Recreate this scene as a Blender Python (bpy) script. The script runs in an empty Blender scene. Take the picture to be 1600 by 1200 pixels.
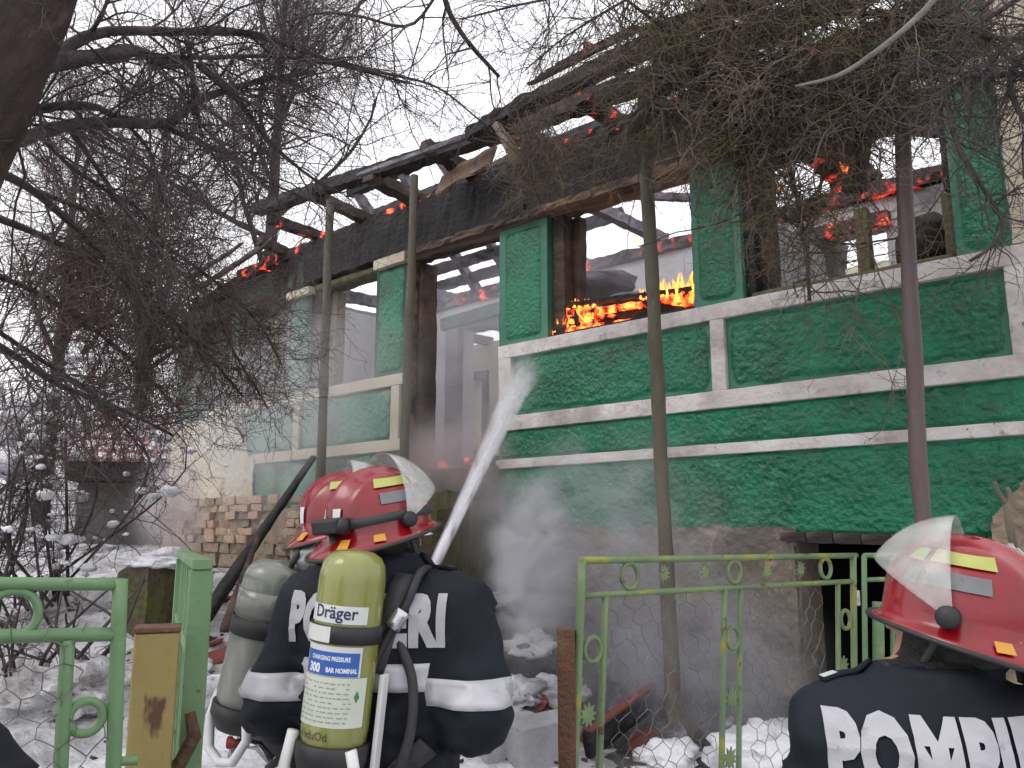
import bpy, bmesh, math, random
import numpy as np
from mathutils import Vector, Matrix, Euler

scn = bpy.context.scene
PI = math.pi
R = math.radians

# ------------------------------------------------------------------ camera
FPX = 1280.0                                   # focal length in pixels of a 1600 px wide frame
PITCH = math.atan(228 / 1280.0)
HEAD = R(48.4)                                 # the facade runs away 48.4 degrees to the left of the view
CAM = np.array([0.0, -5.5, 1.65])
HV = np.array([-math.cos(HEAD), math.sin(HEAD), 0.0])      # level forward
RV = np.array([math.sin(HEAD), math.cos(HEAD), 0.0])       # right
ZV = np.array([0.0, 0.0, 1.0])
FV = math.cos(PITCH) * HV + math.sin(PITCH) * ZV
UV = -math.sin(PITCH) * HV + math.cos(PITCH) * ZV
cd = bpy.data.cameras.new('camera')
cd.sensor_width = 36.0
cd.lens = FPX / 1600.0 * 36.0
cd.clip_start = 0.05
cd.clip_end = 2000.0
cam = bpy.data.objects.new('camera', cd)
scn.collection.objects.link(cam)
mw = Matrix(((RV[0], UV[0], -FV[0], CAM[0]), (RV[1], UV[1], -FV[1], CAM[1]), (RV[2], UV[2], -FV[2], CAM[2]), (0, 0, 0, 1)))
cam.matrix_world = mw
scn.camera = cam

# ------------------------------------------------------------------ sky, sun, exposure
SUN_EL, SUN_AZ = R(48), R(200)                 # azimuth clockwise from +Y
world = bpy.data.worlds.new('World')
scn.world = world
world.use_nodes = True
wn, wl = world.node_tree.nodes, world.node_tree.links
wn.clear()
sky = wn.new('ShaderNodeTexSky')
sky.sky_type = 'NISHITA'
sky.sun_disc = False
sky.sun_elevation = SUN_EL
sky.sun_rotation = SUN_AZ
sky.air_density = 1.0
sky.dust_density = 6.0
sky.ozone_density = 1.0
ov = wn.new('ShaderNodeMix'); ov.data_type = 'RGBA'      # a closed winter overcast: the blue is veiled by even white cloud
ov.inputs[0].default_value = 0.88
ov.inputs[7].default_value = (13.6, 13.5, 14.0, 1)
wl.new(sky.outputs[0], ov.inputs[6])
bg = wn.new('ShaderNodeBackground')
bg.inputs['Strength'].default_value = 0.082
wo = wn.new('ShaderNodeOutputWorld')
wl.new(ov.outputs[2], bg.inputs['Color'])
wl.new(bg.outputs[0], wo.inputs['Surface'])
sd = bpy.data.lights.new('sun', 'SUN')
sd.energy = 0.5
sd.angle = R(25)
sd.color = (1.0, 0.97, 0.93)
sun = bpy.data.objects.new('sun', sd)
scn.collection.objects.link(sun)
sdir = Vector((math.sin(SUN_AZ) * math.cos(SUN_EL), math.cos(SUN_AZ) * math.cos(SUN_EL), math.sin(SUN_EL)))
sun.rotation_euler = sdir.to_track_quat('Z', 'Y').to_euler()
scn.view_settings.view_transform = 'Standard'
scn.view_settings.look = 'None'
scn.view_settings.exposure = 0.48
scn.view_settings.gamma = 1.0
scn.render.engine = 'CYCLES'
cy = scn.cycles
cy.use_denoising = True
try:
    cy.denoiser = 'OPENIMAGEDENOISE'
except Exception:
    pass
cy.max_bounces = 5
cy.diffuse_bounces = 2
cy.glossy_bounces = 2
cy.transmission_bounces = 5
cy.transparent_max_bounces = 12
cy.volume_bounces = 2
cy.volume_step_rate = 1.5
cy.volume_max_steps = 128
cy.use_adaptive_sampling = True
cy.adaptive_threshold = 0.05
cy.caustics_reflective = False
cy.caustics_refractive = False

# ------------------------------------------------------------------ pixel helpers (photograph's 1600 x 1200 frame)
def ray(x, y):
    return FV * FPX + RV * (x - 800.0) + UV * (600.0 - y)
def at_y(x, y, Y=0.0):                         # the point of the plane Y seen at a pixel
    d = ray(x, y); return CAM + d * ((Y - CAM[1]) / d[1])
def at_d(x, y, D):                             # the point at depth D seen at a pixel
    return CAM + ray(x, y) / FPX * D
def at_plane(x, y, P0, n):
    d = ray(x, y); return CAM + d * (np.dot(np.asarray(P0) - CAM, n) / np.dot(d, n))
def proj(p):
    v = np.asarray(p) - CAM; dd = v @ FV
    return 800 + FPX * (v @ RV) / dd, 600 - FPX * (v @ UV) / dd, dd

# ------------------------------------------------------------------ numpy noise
_rng0 = np.random.RandomState(7)
_PERM = _rng0.permutation(4096)
_VAL = _rng0.rand(4096) * 2 - 1
def vnoise(P, seed=0):
    P = np.asarray(P, float)
    i = np.floor(P).astype(np.int64); f = P - i
    f = f * f * f * (f * (f * 6 - 15) + 10)
    out = 0.0
    for dx in (0, 1):
        for dy in (0, 1):
            for dz in (0, 1):
                hsh = _PERM[(i[..., 0] + dx + seed * 31) & 4095]
                hsh = _PERM[(hsh + i[..., 1] + dy) & 4095]
                hsh = _PERM[(hsh + i[..., 2] + dz) & 4095]
                w = (f[..., 0] if dx else 1 - f[..., 0]) * (f[..., 1] if dy else 1 - f[..., 1]) * (f[..., 2] if dz else 1 - f[..., 2])
                out = out + w * _VAL[hsh]
    return out
def fbm(P, octv=4, seed=0, gain=0.5):
    P = np.asarray(P, float); a, s, t = 1.0, 0.0, 0.0
    for k in range(octv):
        s = s + a * vnoise(P * (2.03 ** k) + k * 17.3, seed + k); t += a; a *= gain
    return s / t
def sstep(a, b, x):
    t = np.clip((np.asarray(x, float) - a) / (b - a), 0, 1); return t * t * (3 - 2 * t)

# ------------------------------------------------------------------ materials
MATS = {}
def material(name, c1, c2=None, scale=6.0, rough=0.7, rough2=None, bump=0.0, bscale=30.0, metal=0.0, coat=0.0,
             soot=None, spot=None, spot_scale=4.0, spot_at=0.6, spot_w=0.08, stretch=None, spec=0.5, emis=None, detail=4.0, alpha=None, bdist=0.02, sheen=0.0, contrast=(0.35, 0.65)):
    m = bpy.data.materials.new(name); m.use_nodes = True
    n, l = m.node_tree.nodes, m.node_tree.links
    b = n['Principled BSDF']
    tc = n.new('ShaderNodeTexCoord')
    src = tc.outputs['Object']
    if stretch:
        mp = n.new('ShaderNodeMapping'); mp.inputs['Scale'].default_value = stretch
        l.new(src, mp.inputs['Vector']); src = mp.outputs[0]
    col = None
    if c2 is not None:
        nz = n.new('ShaderNodeTexNoise'); nz.inputs['Scale'].default_value = scale; nz.inputs['Detail'].default_value = detail
        nz.inputs['Roughness'].default_value = 0.6
        l.new(src, nz.inputs['Vector'])
        rp = n.new('ShaderNodeValToRGB')
        rp.color_ramp.elements[0].position = contrast[0]; rp.color_ramp.elements[0].color = (*c1, 1)
        rp.color_ramp.elements[1].position = contrast[1]; rp.color_ramp.elements[1].color = (*c2, 1)
        l.new(nz.outputs[0], rp.inputs[0]); col = rp.outputs[0]
        if rough2 is not None:
            mr = n.new('ShaderNodeMapRange')
            mr.inputs[1].default_value = 0.3; mr.inputs[2].default_value = 0.7
            mr.inputs[3].default_value = rough; mr.inputs[4].default_value = rough2
            l.new(nz.outputs[0], mr.inputs[0]); l.new(mr.outputs[0], b.inputs['Roughness'])
    if spot is not None:
        spots = spot if isinstance(spot, list) else [(spot, spot_scale, spot_at, spot_w)]
        for (sc_, ss, sa, sw) in spots:
            n2 = n.new('ShaderNodeTexNoise'); n2.inputs['Scale'].default_value = ss; n2.inputs['Detail'].default_value = 4.0
            n2.inputs['Roughness'].default_value = 0.65
            l.new(src, n2.inputs['Vector'])
            mr = n.new('ShaderNodeMapRange'); mr.inputs[1].default_value = sa - sw; mr.inputs[2].default_value = sa + sw
            l.new(n2.outputs[0], mr.inputs[0])
            mx = n.new('ShaderNodeMix'); mx.data_type = 'RGBA'
            l.new(mr.outputs[0], mx.inputs[0])
            if col is None:
                mx.inputs[6].default_value = (*c1, 1)
            else:
                l.new(col, mx.inputs[6])
            mx.inputs[7].default_value = (*sc_, 1); col = mx.outputs[2]
    if soot is not None:                     # smoke stain creeping down from the burnt eaves: ragged, with its own outline
        sx = n.new('ShaderNodeSeparateXYZ'); l.new(tc.outputs['Object'], sx.inputs[0])
        ns = n.new('ShaderNodeTexNoise'); ns.inputs['Scale'].default_value = 2.6; ns.inputs['Detail'].default_value = 4.0
        l.new(tc.outputs['Object'], ns.inputs['Vector'])
        ad = n.new('ShaderNodeMath'); ad.operation = 'MULTIPLY_ADD'; ad.inputs[1].default_value = 1.5; l.new(ns.outputs[0], ad.inputs[0]); l.new(sx.outputs[2], ad.inputs[2])
        mr = n.new('ShaderNodeMapRange'); mr.inputs[1].default_value = soot[0]; mr.inputs[2].default_value = soot[1]; mr.inputs[4].default_value = soot[2]
        l.new(ad.outputs[0], mr.inputs[0])
        mx = n.new('ShaderNodeMix'); mx.data_type = 'RGBA'; l.new(mr.outputs[0], mx.inputs[0]); l.new(col, mx.inputs[6]); mx.inputs[7].default_value = (0.016, 0.017, 0.017, 1)
        col = mx.outputs[2]
    if col is None:
        b.inputs['Base Color'].default_value = (*c1, 1)
    else:
        l.new(col, b.inputs['Base Color'])
    if rough2 is None or c2 is None:
        b.inputs['Roughness'].default_value = rough
    b.inputs['Metallic'].default_value = metal
    b.inputs['Specular IOR Level'].default_value = spec
    if coat:
        b.inputs['Coat Weight'].default_value = coat; b.inputs['Coat Roughness'].default_value = 0.12
    if sheen:
        b.inputs['Sheen Weight'].default_value = sheen
    if bump:
        n3 = n.new('ShaderNodeTexNoise'); n3.inputs['Scale'].default_value = bscale; n3.inputs['Detail'].default_value = 4.0
        l.new(src, n3.inputs['Vector'])
        bp = n.new('ShaderNodeBump'); bp.inputs['Strength'].default_value = bump; bp.inputs['Distance'].default_value = bdist
        l.new(n3.outputs[0], bp.inputs['Height']); l.new(bp.outputs[0], b.inputs['Normal'])
    if emis:
        ec, es, esc, ea, ew = emis           # colour, strength, noise scale, threshold, width: glowing embers
        n4 = n.new('ShaderNodeTexNoise'); n4.inputs['Scale'].default_value = esc; n4.inputs['Detail'].default_value = 5.0
        l.new(src, n4.inputs['Vector'])
        mr = n.new('ShaderNodeMapRange'); mr.inputs[1].default_value = ea - ew; mr.inputs[2].default_value = ea + ew
        mr.inputs[4].default_value = es
        l.new(n4.outputs[0], mr.inputs[0])
        er = n.new('ShaderNodeValToRGB')
        er.color_ramp.elements[0].position = ea - 0.02; er.color_ramp.elements[0].color = (ec[0], ec[1] * 0.25, ec[2] * 0.3, 1)
        er.color_ramp.elements[1].position = min(ea + 0.2, 1.0); er.color_ramp.elements[1].color = (ec[0], ec[1] * 1.6, ec[2] * 1.5, 1)
        l.new(n4.outputs[0], er.inputs[0]); l.new(er.outputs[0], b.inputs['Emission Color'])
        l.new(mr.outputs[0], b.inputs['Emission Strength'])
    if alpha is not None:
        b.inputs['Alpha'].default_value = alpha
    MATS[name] = m
    return m

material('snow', (0.74, 0.74, 0.78), (0.40, 0.40, 0.43), 2.2, 0.55, bump=0.9, bscale=11, bdist=0.07,
         spot=[((0.20, 0.185, 0.175), 1.5, 0.57, 0.10), ((0.07, 0.06, 0.05), 8.0, 0.66, 0.03), ((0.05, 0.04, 0.035), 26.0, 0.70, 0.02)])
material('snow_clean', (0.84, 0.84, 0.88), (0.72, 0.72, 0.76), 5, 0.5, bump=0.5, bscale=22, bdist=0.03)
material('green_base', (0.035, 0.16, 0.105), (0.06, 0.215, 0.145), 3.0, 0.55, bump=0.25, bscale=40,
         spot=[((0.03, 0.16, 0.10), 2.2, 0.62, 0.05), ((0.10, 0.12, 0.10), 5.0, 0.70, 0.03)], soot=(3.85, 4.75, 0.85))
material('green_worn', (0.050, 0.17, 0.12), (0.085, 0.19, 0.135), 3.0, 0.7, bump=0.6, bscale=24,
         spot=[((0.17, 0.15, 0.12), 2.6, 0.60, 0.06), ((0.025, 0.035, 0.03), 1.4, 0.55, 0.10), ((0.30, 0.26, 0.20), 5.0, 0.68, 0.02)], soot=(3.1, 4.3, 0.92))
material('green_rough', (0.002, 0.105, 0.048), (0.004, 0.185, 0.088), 2.4, 0.16, 0.42, bump=0.9, bscale=34, bdist=0.02,
         spot=[((0.035, 0.24, 0.15), 9.0, 0.66, 0.06), ((0.03, 0.06, 0.045), 1.3, 0.66, 0.07), ((0.10, 0.17, 0.13), 4.0, 0.74, 0.02)], spec=0.5, soot=(3.9, 4.9, 0.75))
material('green_pale', (0.075, 0.26, 0.185), (0.05, 0.20, 0.13), 5.0, 0.55, bump=0.8, bscale=30, bdist=0.02,
         spot=[((0.20, 0.30, 0.24), 3.0, 0.60, 0.06), ((0.05, 0.06, 0.05), 1.8, 0.58, 0.08)], soot=(3.3, 4.5, 0.8))
material('trim_white', (0.72, 0.68, 0.67), (0.60, 0.55, 0.53), 3.5, 0.75, bump=0.5, bscale=26,
         spot=[((0.26, 0.20, 0.17), 6.5, 0.64, 0.06), ((0.38, 0.33, 0.30), 1.8, 0.56, 0.10), ((0.10, 0.085, 0.08), 17, 0.70, 0.02)])
material('trim_cream', (0.58, 0.53, 0.42), (0.46, 0.40, 0.31), 3.5, 0.8, bump=0.4, bscale=26, spot=[((0.28, 0.20, 0.14), 3.0, 0.66, 0.06)])
material('plaster_in', (0.60, 0.60, 0.62), (0.45, 0.44, 0.46), 1.2, 0.85, bump=0.4, bscale=12,
         spot=[((0.16, 0.145, 0.155), 0.9, 0.66, 0.10), ((0.50, 0.47, 0.42), 2.1, 0.66, 0.03)])
material('plaster_cream', (0.66, 0.60, 0.48), (0.50, 0.45, 0.36), 1.4, 0.85, bump=0.3, bscale=14)
material('foundation', (0.22, 0.18, 0.145), (0.12, 0.10, 0.085), 2.2, 0.9, bump=0.9, bscale=18, bdist=0.03,
         spot=[((0.33, 0.27, 0.21), 5.0, 0.64, 0.05), ((0.05, 0.045, 0.04), 1.4, 0.66, 0.08)])
material('brick', (0.40, 0.21, 0.13), (0.46, 0.32, 0.22), 3.0, 0.9, bump=0.6, bscale=40, spot=[((0.56, 0.48, 0.38), 7.0, 0.55, 0.08)])
material('stone', (0.36, 0.28, 0.20), (0.24, 0.19, 0.14), 4.0, 0.9, bump=0.8, bscale=20, bdist=0.03, spot=[((0.10, 0.08, 0.05), 3.0, 0.62, 0.06)])
material('mossy_stone', (0.11, 0.085, 0.05), (0.055, 0.05, 0.025), 5.0, 0.9, bump=1.0, bscale=18, bdist=0.04, spot=[((0.10, 0.12, 0.02), 4.0, 0.58, 0.07)])
material('mortar', (0.32, 0.25, 0.18), (0.20, 0.15, 0.11), 5.0, 0.95, bump=0.8, bscale=30, bdist=0.03)
material('char', (0.006, 0.0055, 0.006), (0.022, 0.019, 0.019), 5.0, 0.75, bump=1.0, bscale=22, bdist=0.03, stretch=(0.5, 1, 1),
         spot=[((0.10, 0.095, 0.095), 6.0, 0.72, 0.05)])
material('char_brown', (0.030, 0.019, 0.014), (0.11, 0.065, 0.045), 4.0, 0.8, bump=0.9, bscale=26, bdist=0.02, stretch=(0.4, 1, 1),
         spot=[((0.012, 0.011, 0.012), 3.0, 0.55, 0.10)])
material('char_grey', (0.25, 0.23, 0.26), (0.15, 0.135, 0.155), 5.0, 0.85, bump=0.8, bscale=22, stretch=(0.5, 1, 1), spot=[((0.02, 0.02, 0.022), 3.0, 0.6, 0.1)])
material('ember', (0.014, 0.011, 0.011), (0.05, 0.035, 0.03), 6.0, 0.8, bump=0.9, bscale=24,
         emis=((1.0, 0.17, 0.05), 1.7, 7.5, 0.635, 0.06))
material('ember_soft', (0.05, 0.035, 0.04), (0.10, 0.07, 0.075), 6.0, 0.85, bump=0.9, bscale=24,
         emis=((1.0, 0.16, 0.08), 1.3, 6.0, 0.635, 0.09))
material('ember_hot', (0.010, 0.008, 0.008), (0.03, 0.02, 0.018), 6.0, 0.8, bump=0.9, bscale=24,
         emis=((1.0, 0.18, 0.03), 3.6, 11.0, 0.49, 0.09))
material('wood_old', (0.17, 0.14, 0.10), (0.09, 0.075, 0.055), 4.0, 0.85, bump=0.6, bscale=30, stretch=(3, 3, 0.5))
material('wood_olive', (0.16, 0.14, 0.07), (0.09, 0.08, 0.045), 4.0, 0.8, bump=0.5, bscale=30, stretch=(3, 3, 0.5), spot=[((0.04, 0.035, 0.03), 3.0, 0.6, 0.08)])
material('board_raw', (0.26, 0.17, 0.115), (0.15, 0.09, 0.06), 5.0, 0.85, bump=0.5, bscale=30, stretch=(0.4, 2, 2), spot=[((0.025, 0.02, 0.02), 2.0, 0.52, 0.08)])
material('bark', (0.050, 0.041, 0.042), (0.10, 0.080, 0.078), 9.0, 0.9, bump=0.9, bscale=30, bdist=0.02, stretch=(1, 1, 0.6), spot=[((0.022, 0.018, 0.020), 5.0, 0.58, 0.08)])
material('bark_red', (0.060, 0.034, 0.030), (0.030, 0.020, 0.020), 7.0, 0.9, bump=1.0, bscale=16, bdist=0.04, stretch=(1, 1, 0.4), spot=[((0.10, 0.055, 0.045), 6.0, 0.62, 0.06)])
material('bark_grey', (0.20, 0.18, 0.155), (0.12, 0.105, 0.095), 9.0, 0.85, bump=0.6, bscale=40)
material('twig', (0.060, 0.045, 0.046), (0.10, 0.076, 0.074), 3.0, 0.85)
material('twig_brown', (0.10, 0.066, 0.052), (0.155, 0.105, 0.082), 2.0, 0.85)
material('twig_red', (0.080, 0.050, 0.047), (0.125, 0.078, 0.068), 2.0, 0.9)
material('twig_vine', (0.125, 0.092, 0.068), (0.20, 0.155, 0.115), 2.5, 0.85, spot=[((0.115, 0.105, 0.025), 3.0, 0.60, 0.06)])
material('twig_mossy', (0.12, 0.105, 0.045), (0.075, 0.062, 0.035), 4.0, 0.9)
material('pole_wood', (0.135, 0.12, 0.088), (0.075, 0.067, 0.048), 3.0, 0.8, bump=0.9, bscale=45, bdist=0.012, stretch=(1, 1, 0.35), spot=[((0.06, 0.045, 0.035), 2.6, 0.58, 0.05), ((0.21, 0.195, 0.155), 9.0, 0.66, 0.04)])
material('pole_rust', (0.115, 0.080, 0.082), (0.075, 0.050, 0.050), 3.0, 0.55, bump=0.3, bscale=60, stretch=(1, 1, 0.35), spot=[((0.035, 0.020, 0.018), 7, 0.64, 0.04)])
material('paint_green', (0.155, 0.27, 0.13), (0.115, 0.215, 0.10), 3.0, 0.5, bump=0.35, bscale=60, bdist=0.006,
         spot=[((0.26, 0.31, 0.17), 5.0, 0.62, 0.05), ((0.10, 0.045, 0.02), 13.0, 0.67, 0.03)])
material('paint_moss', (0.17, 0.24, 0.105), (0.11, 0.165, 0.085), 4.0, 0.55, bump=0.4, bscale=60, bdist=0.006,
         spot=[((0.27, 0.27, 0.04), 6.0, 0.60, 0.06), ((0.075, 0.045, 0.025), 15.0, 0.65, 0.03)])
material('wire', (0.20, 0.21, 0.17), (0.11, 0.10, 0.08), 9.0, 0.5, metal=0.3)
material('post_mustard', (0.30, 0.24, 0.085), (0.22, 0.165, 0.055), 3.0, 0.7, bump=0.4, bscale=40, stretch=(1, 1, 0.4),
         spot=[((0.12, 0.21, 0.085), 2.4, 0.60, 0.05), ((0.10, 0.045, 0.022), 11.0, 0.66, 0.03)])
material('rust', (0.135, 0.060, 0.034), (0.075, 0.038, 0.026), 9.0, 0.85, bump=0.6, bscale=60, spot=[((0.13, 0.11, 0.05), 3.0, 0.62, 0.06)])
material('tile_red', (0.22, 0.052, 0.035), (0.12, 0.040, 0.032), 6.0, 0.8, bump=0.4, bscale=40, spot=[((0.05, 0.03, 0.028), 5.0, 0.62, 0.06)])
material('roof_red', (0.30, 0.10, 0.10), (0.20, 0.075, 0.075), 4.0, 0.8, bump=0.4, bscale=30, spot=[((0.74, 0.72, 0.76), 5.0, 0.52, 0.06)])
material('shed_wall', (0.115, 0.105, 0.10), (0.075, 0.068, 0.065), 2.0, 0.9, bump=0.5, bscale=20, stretch=(1, 1, 0.3))
material('black', (0.010, 0.010, 0.011), rough=0.6)
material('dark_void', (0.008, 0.008, 0.008), rough=0.95)
material('block_grey', (0.34, 0.34, 0.36), (0.24, 0.24, 0.25), 5.0, 0.9, bump=0.6, bscale=30)
material('hills', (0.42, 0.42, 0.46), (0.30, 0.30, 0.34), 0.05, 0.9)

# ------------------------------------------------------------------ mesh collector
class MB:
    def __init__(s):
        s.v = []; s.f = []; s.n = 0
    def add(s, verts, faces):
        verts = np.asarray(verts, float).reshape(-1, 3)
        s.v.append(verts)
        o = s.n
        s.f.extend([tuple(int(i) + o for i in f) for f in faces])
        s.n += len(verts); return s
    def box(s, c, size, rot=None, jit=0.0, rnd=random):
        x, y, z = [k / 2 for k in size]
        p = np.array([(-x, -y, -z), (x, -y, -z), (x, y, -z), (-x, y, -z), (-x, -y, z), (x, -y, z), (x, y, z), (-x, y, z)], float)
        if jit:
            p += np.array([[rnd.uniform(-jit, jit) for _ in range(3)] for _ in range(8)])
        if rot is not None:
            p = p @ np.array(rot).T
        return s.add(p + np.asarray(c), [(0, 3, 2, 1), (4, 5, 6, 7), (0, 1, 5, 4), (1, 2, 6, 5), (2, 3, 7, 6), (3, 0, 4, 7)])
    def span(s, x0, x1, y0, y1, z0, z1):
        return s.box(((x0 + x1) / 2, (y0 + y1) / 2, (z0 + z1) / 2), (abs(x1 - x0), abs(y1 - y0), abs(z1 - z0)))
    def beam(s, a, b, w, h, up=(0, 0, 1), seg=1, rough=0.0, seed=0, taper=1.0):
        """a squared timber from a to b; with seg and rough it is hewn, eaten and uneven"""
        a, b = np.asarray(a, float), np.asarray(b, float)
        t = b - a; L = np.linalg.norm(t); t /= L
        up = np.asarray(up, float)
        if abs(t @ up) > 0.95: up = np.array([1.0, 0, 0])
        sx = np.cross(t, up); sx /= np.linalg.norm(sx); uz = np.cross(sx, t)
        rg = np.random.RandomState(seed)
        ring = []
        prof = [(-1, -1), (0, -1.04), (1, -1), (1.04, 0), (1, 1), (0, 1.04), (-1, 1), (-1.04, 0)] if rough else [(-1, -1), (1, -1), (1, 1), (-1, 1)]
        k = len(prof)
        for i in range(seg + 1):
            q = a + t * L * i / seg
            tp = 1 + (taper - 1) * i / seg
            for (u, w_) in prof:
                j = 1 + (rg.uniform(-rough, rough) if rough else 0)
                j2 = 1 + (rg.uniform(-rough, rough) if rough else 0)
                ring.append(q + sx * u * w / 2 * j * tp + uz * w_ * h / 2 * j2 * tp)
        fs = [tuple(range(k))[::-1], tuple(range(seg * k, seg * k + k))]
        for i in range(seg):
            for j in range(k):
                fs.append((i * k + j, i * k + (j + 1) % k, (i + 1) * k + (j + 1) % k, (i + 1) * k + j))
        return s.add(ring, fs)
    def tube(s, pts, rad, sides=8, cap=True):
        pts = np.asarray(pts, float); n = len(pts)
        rad = np.broadcast_to(np.asarray(rad, float), (n,))
        v, f = tube_arrays(pts[None], rad[None], sides)
        fs = [tuple(q) for q in f]
        if cap:
            fs.append(tuple(range(sides))[::-1]); fs.append(tuple(range((n - 1) * sides, n * sides)))
        return s.add(v, fs)
    def torus(s, c, axis, r, t, nu=28, nv=8, e1=None, sy=1.0):
        axis = np.asarray(axis, float); axis /= np.linalg.norm(axis)
        e1 = np.asarray(e1 if e1 is not None else (0, 0, 1), float); e1 = e1 - axis * (e1 @ axis); e1 /= np.linalg.norm(e1)
        e2 = np.cross(axis, e1)
        v = []
        for i in range(nu):
            a = 2 * PI * i / nu
            d = e1 * math.cos(a) + e2 * math.sin(a) * sy
            for j in range(nv):
                b = 2 * PI * j / nv
                v.append(np.asarray(c) + d * (r + t * math.cos(b)) + axis * t * math.sin(b))
        f = [(i * nv + j, ((i + 1) % nu) * nv + j, ((i + 1) % nu) * nv + (j + 1) % nv, i * nv + (j + 1) % nv) for i in range(nu) for j in range(nv)]
        return s.add(v, f)
    def prism(s, poly, o, e1, e2, t):
        """polygon in the plane o + u e1 + v e2, thickened by t along e1 x e2"""
        e1, e2, o = map(lambda q: np.asarray(q, float), (e1, e2, o)); nn = np.cross(e1, e2)
        k = len(poly)
        a = [o + e1 * u + e2 * v - nn * t / 2 for u, v in poly]; b = [o + e1 * u + e2 * v + nn * t / 2 for u, v in poly]
        return s.add(a + b, [tuple(range(k))[::-1], tuple(range(k, 2 * k))] + [(i, (i + 1) % k, k + (i + 1) % k, k + i) for i in range(k)])
    def lathe(s, prof, c=(0, 0, 0), n=32, M=None):
        v = []
        for (r_, z_) in prof:
            for j in range(n):
                a = 2 * PI * j / n; v.append((r_ * math.cos(a), r_ * math.sin(a), z_))
        v = np.array(v)
        if M is not None: v = v @ np.array(M).T
        f = [(i * n + j, i * n + (j + 1) % n, (i + 1) * n + (j + 1) % n, (i + 1) * n + j) for i in range(len(prof) - 1) for j in range(n)]
        f.append(tuple(range(n))[::-1]); f.append(tuple(range((len(prof) - 1) * n, len(prof) * n)))
        return s.add(v + np.asarray(c), f)
    def grid(s, Pg, flip=False):
        a, b = Pg.shape[:2]
        idx = np.arange(a * b).reshape(a, b)
        q = np.stack([idx[:-1, :-1], idx[1:, :-1], idx[1:, 1:], idx[:-1, 1:]], -1).reshape(-1, 4)
        if flip: q = q[:, ::-1]
        return s.add(Pg.reshape(-1, 3), q.tolist())
    def build(s, name, mat, parent=None, smooth=False, bevel=0.0):
        v = np.concatenate(s.v) if s.v else np.zeros((0, 3))
        return link_mesh(name, v, s.f, mat, parent, smooth, bevel)

def base_of(parent):
    return np.array(parent['_b']) if parent is not None and '_b' in parent else np.zeros(3)
def link_mesh(name, v, f, mat, parent=None, smooth=False, bevel=0.0):
    me = bpy.data.meshes.new(name)
    v = np.asarray(v, float)
    if parent is not None:
        v = v - base_of(parent)
    if isinstance(f, np.ndarray) and f.ndim == 2:
        nf, k = f.shape
        me.vertices.add(len(v)); me.vertices.foreach_set('co', v.astype(np.float32).ravel())
        me.loops.add(nf * k); me.loops.foreach_set('vertex_index', f.astype(np.int32).ravel())
        me.polygons.add(nf); me.polygons.foreach_set('loop_start', np.arange(0, nf * k, k, dtype=np.int32))
        me.update(calc_edges=True); me.validate()
    else:
        me.from_pydata([tuple(q) for q in v.tolist()], [], f); me.update()
    if smooth:
        me.polygons.foreach_set('use_smooth', np.ones(len(me.polygons), bool))
    me.materials.append(MATS[mat] if isinstance(mat, str) else mat)
    return link_data(name, me, parent, bevel)
def link_data(name, me, parent=None, bevel=0.0):
    o = bpy.data.objects.new(name, me)
    scn.collection.objects.link(o)
    if parent is not None:
        o.parent = parent
        if '_b' in parent: o['_b'] = parent['_b']
    if bevel:
        bv = o.modifiers.new('edge', 'BEVEL'); bv.width = bevel; bv.segments = 2; bv.limit_method = 'ANGLE'
    return o
def tag(o, label, cat=None, group=None, kind=None):
    if label: o['label'] = label
    if cat: o['category'] = cat
    if group: o['group'] = group
    if kind: o['kind'] = kind
    elif cat: o['kind'] = 'thing'
    return o
def thing(name, base, label, cat, group=None):
    """an Empty at a thing's base; its parts are written in world coordinates"""
    o = bpy.data.objects.new(name, None); scn.collection.objects.link(o)
    o.empty_display_size = 0.1
    o.location = tuple(float(k) for k in base); o['_b'] = [float(k) for k in base]
    return tag(o, label, cat, group)
def place(name, me, loc, rot=(0, 0, 0), sc=(1, 1, 1), parent=None):
    o = link_data(name, me, parent)
    o.location = tuple(float(k) for k in (np.asarray(loc) - (base_of(parent) if parent is not None else 0)))
    o.rotation_euler = rot; o.scale = sc
    return o
def raw_mesh(name, mb, mat, smooth=False):
    me = bpy.data.meshes.new(name); me.from_pydata([tuple(q) for q in np.concatenate(mb.v).tolist()], [], mb.f); me.update()
    if smooth: me.polygons.foreach_set('use_smooth', np.ones(len(me.polygons), bool))
    me.materials.append(MATS[mat]); return me

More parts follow.
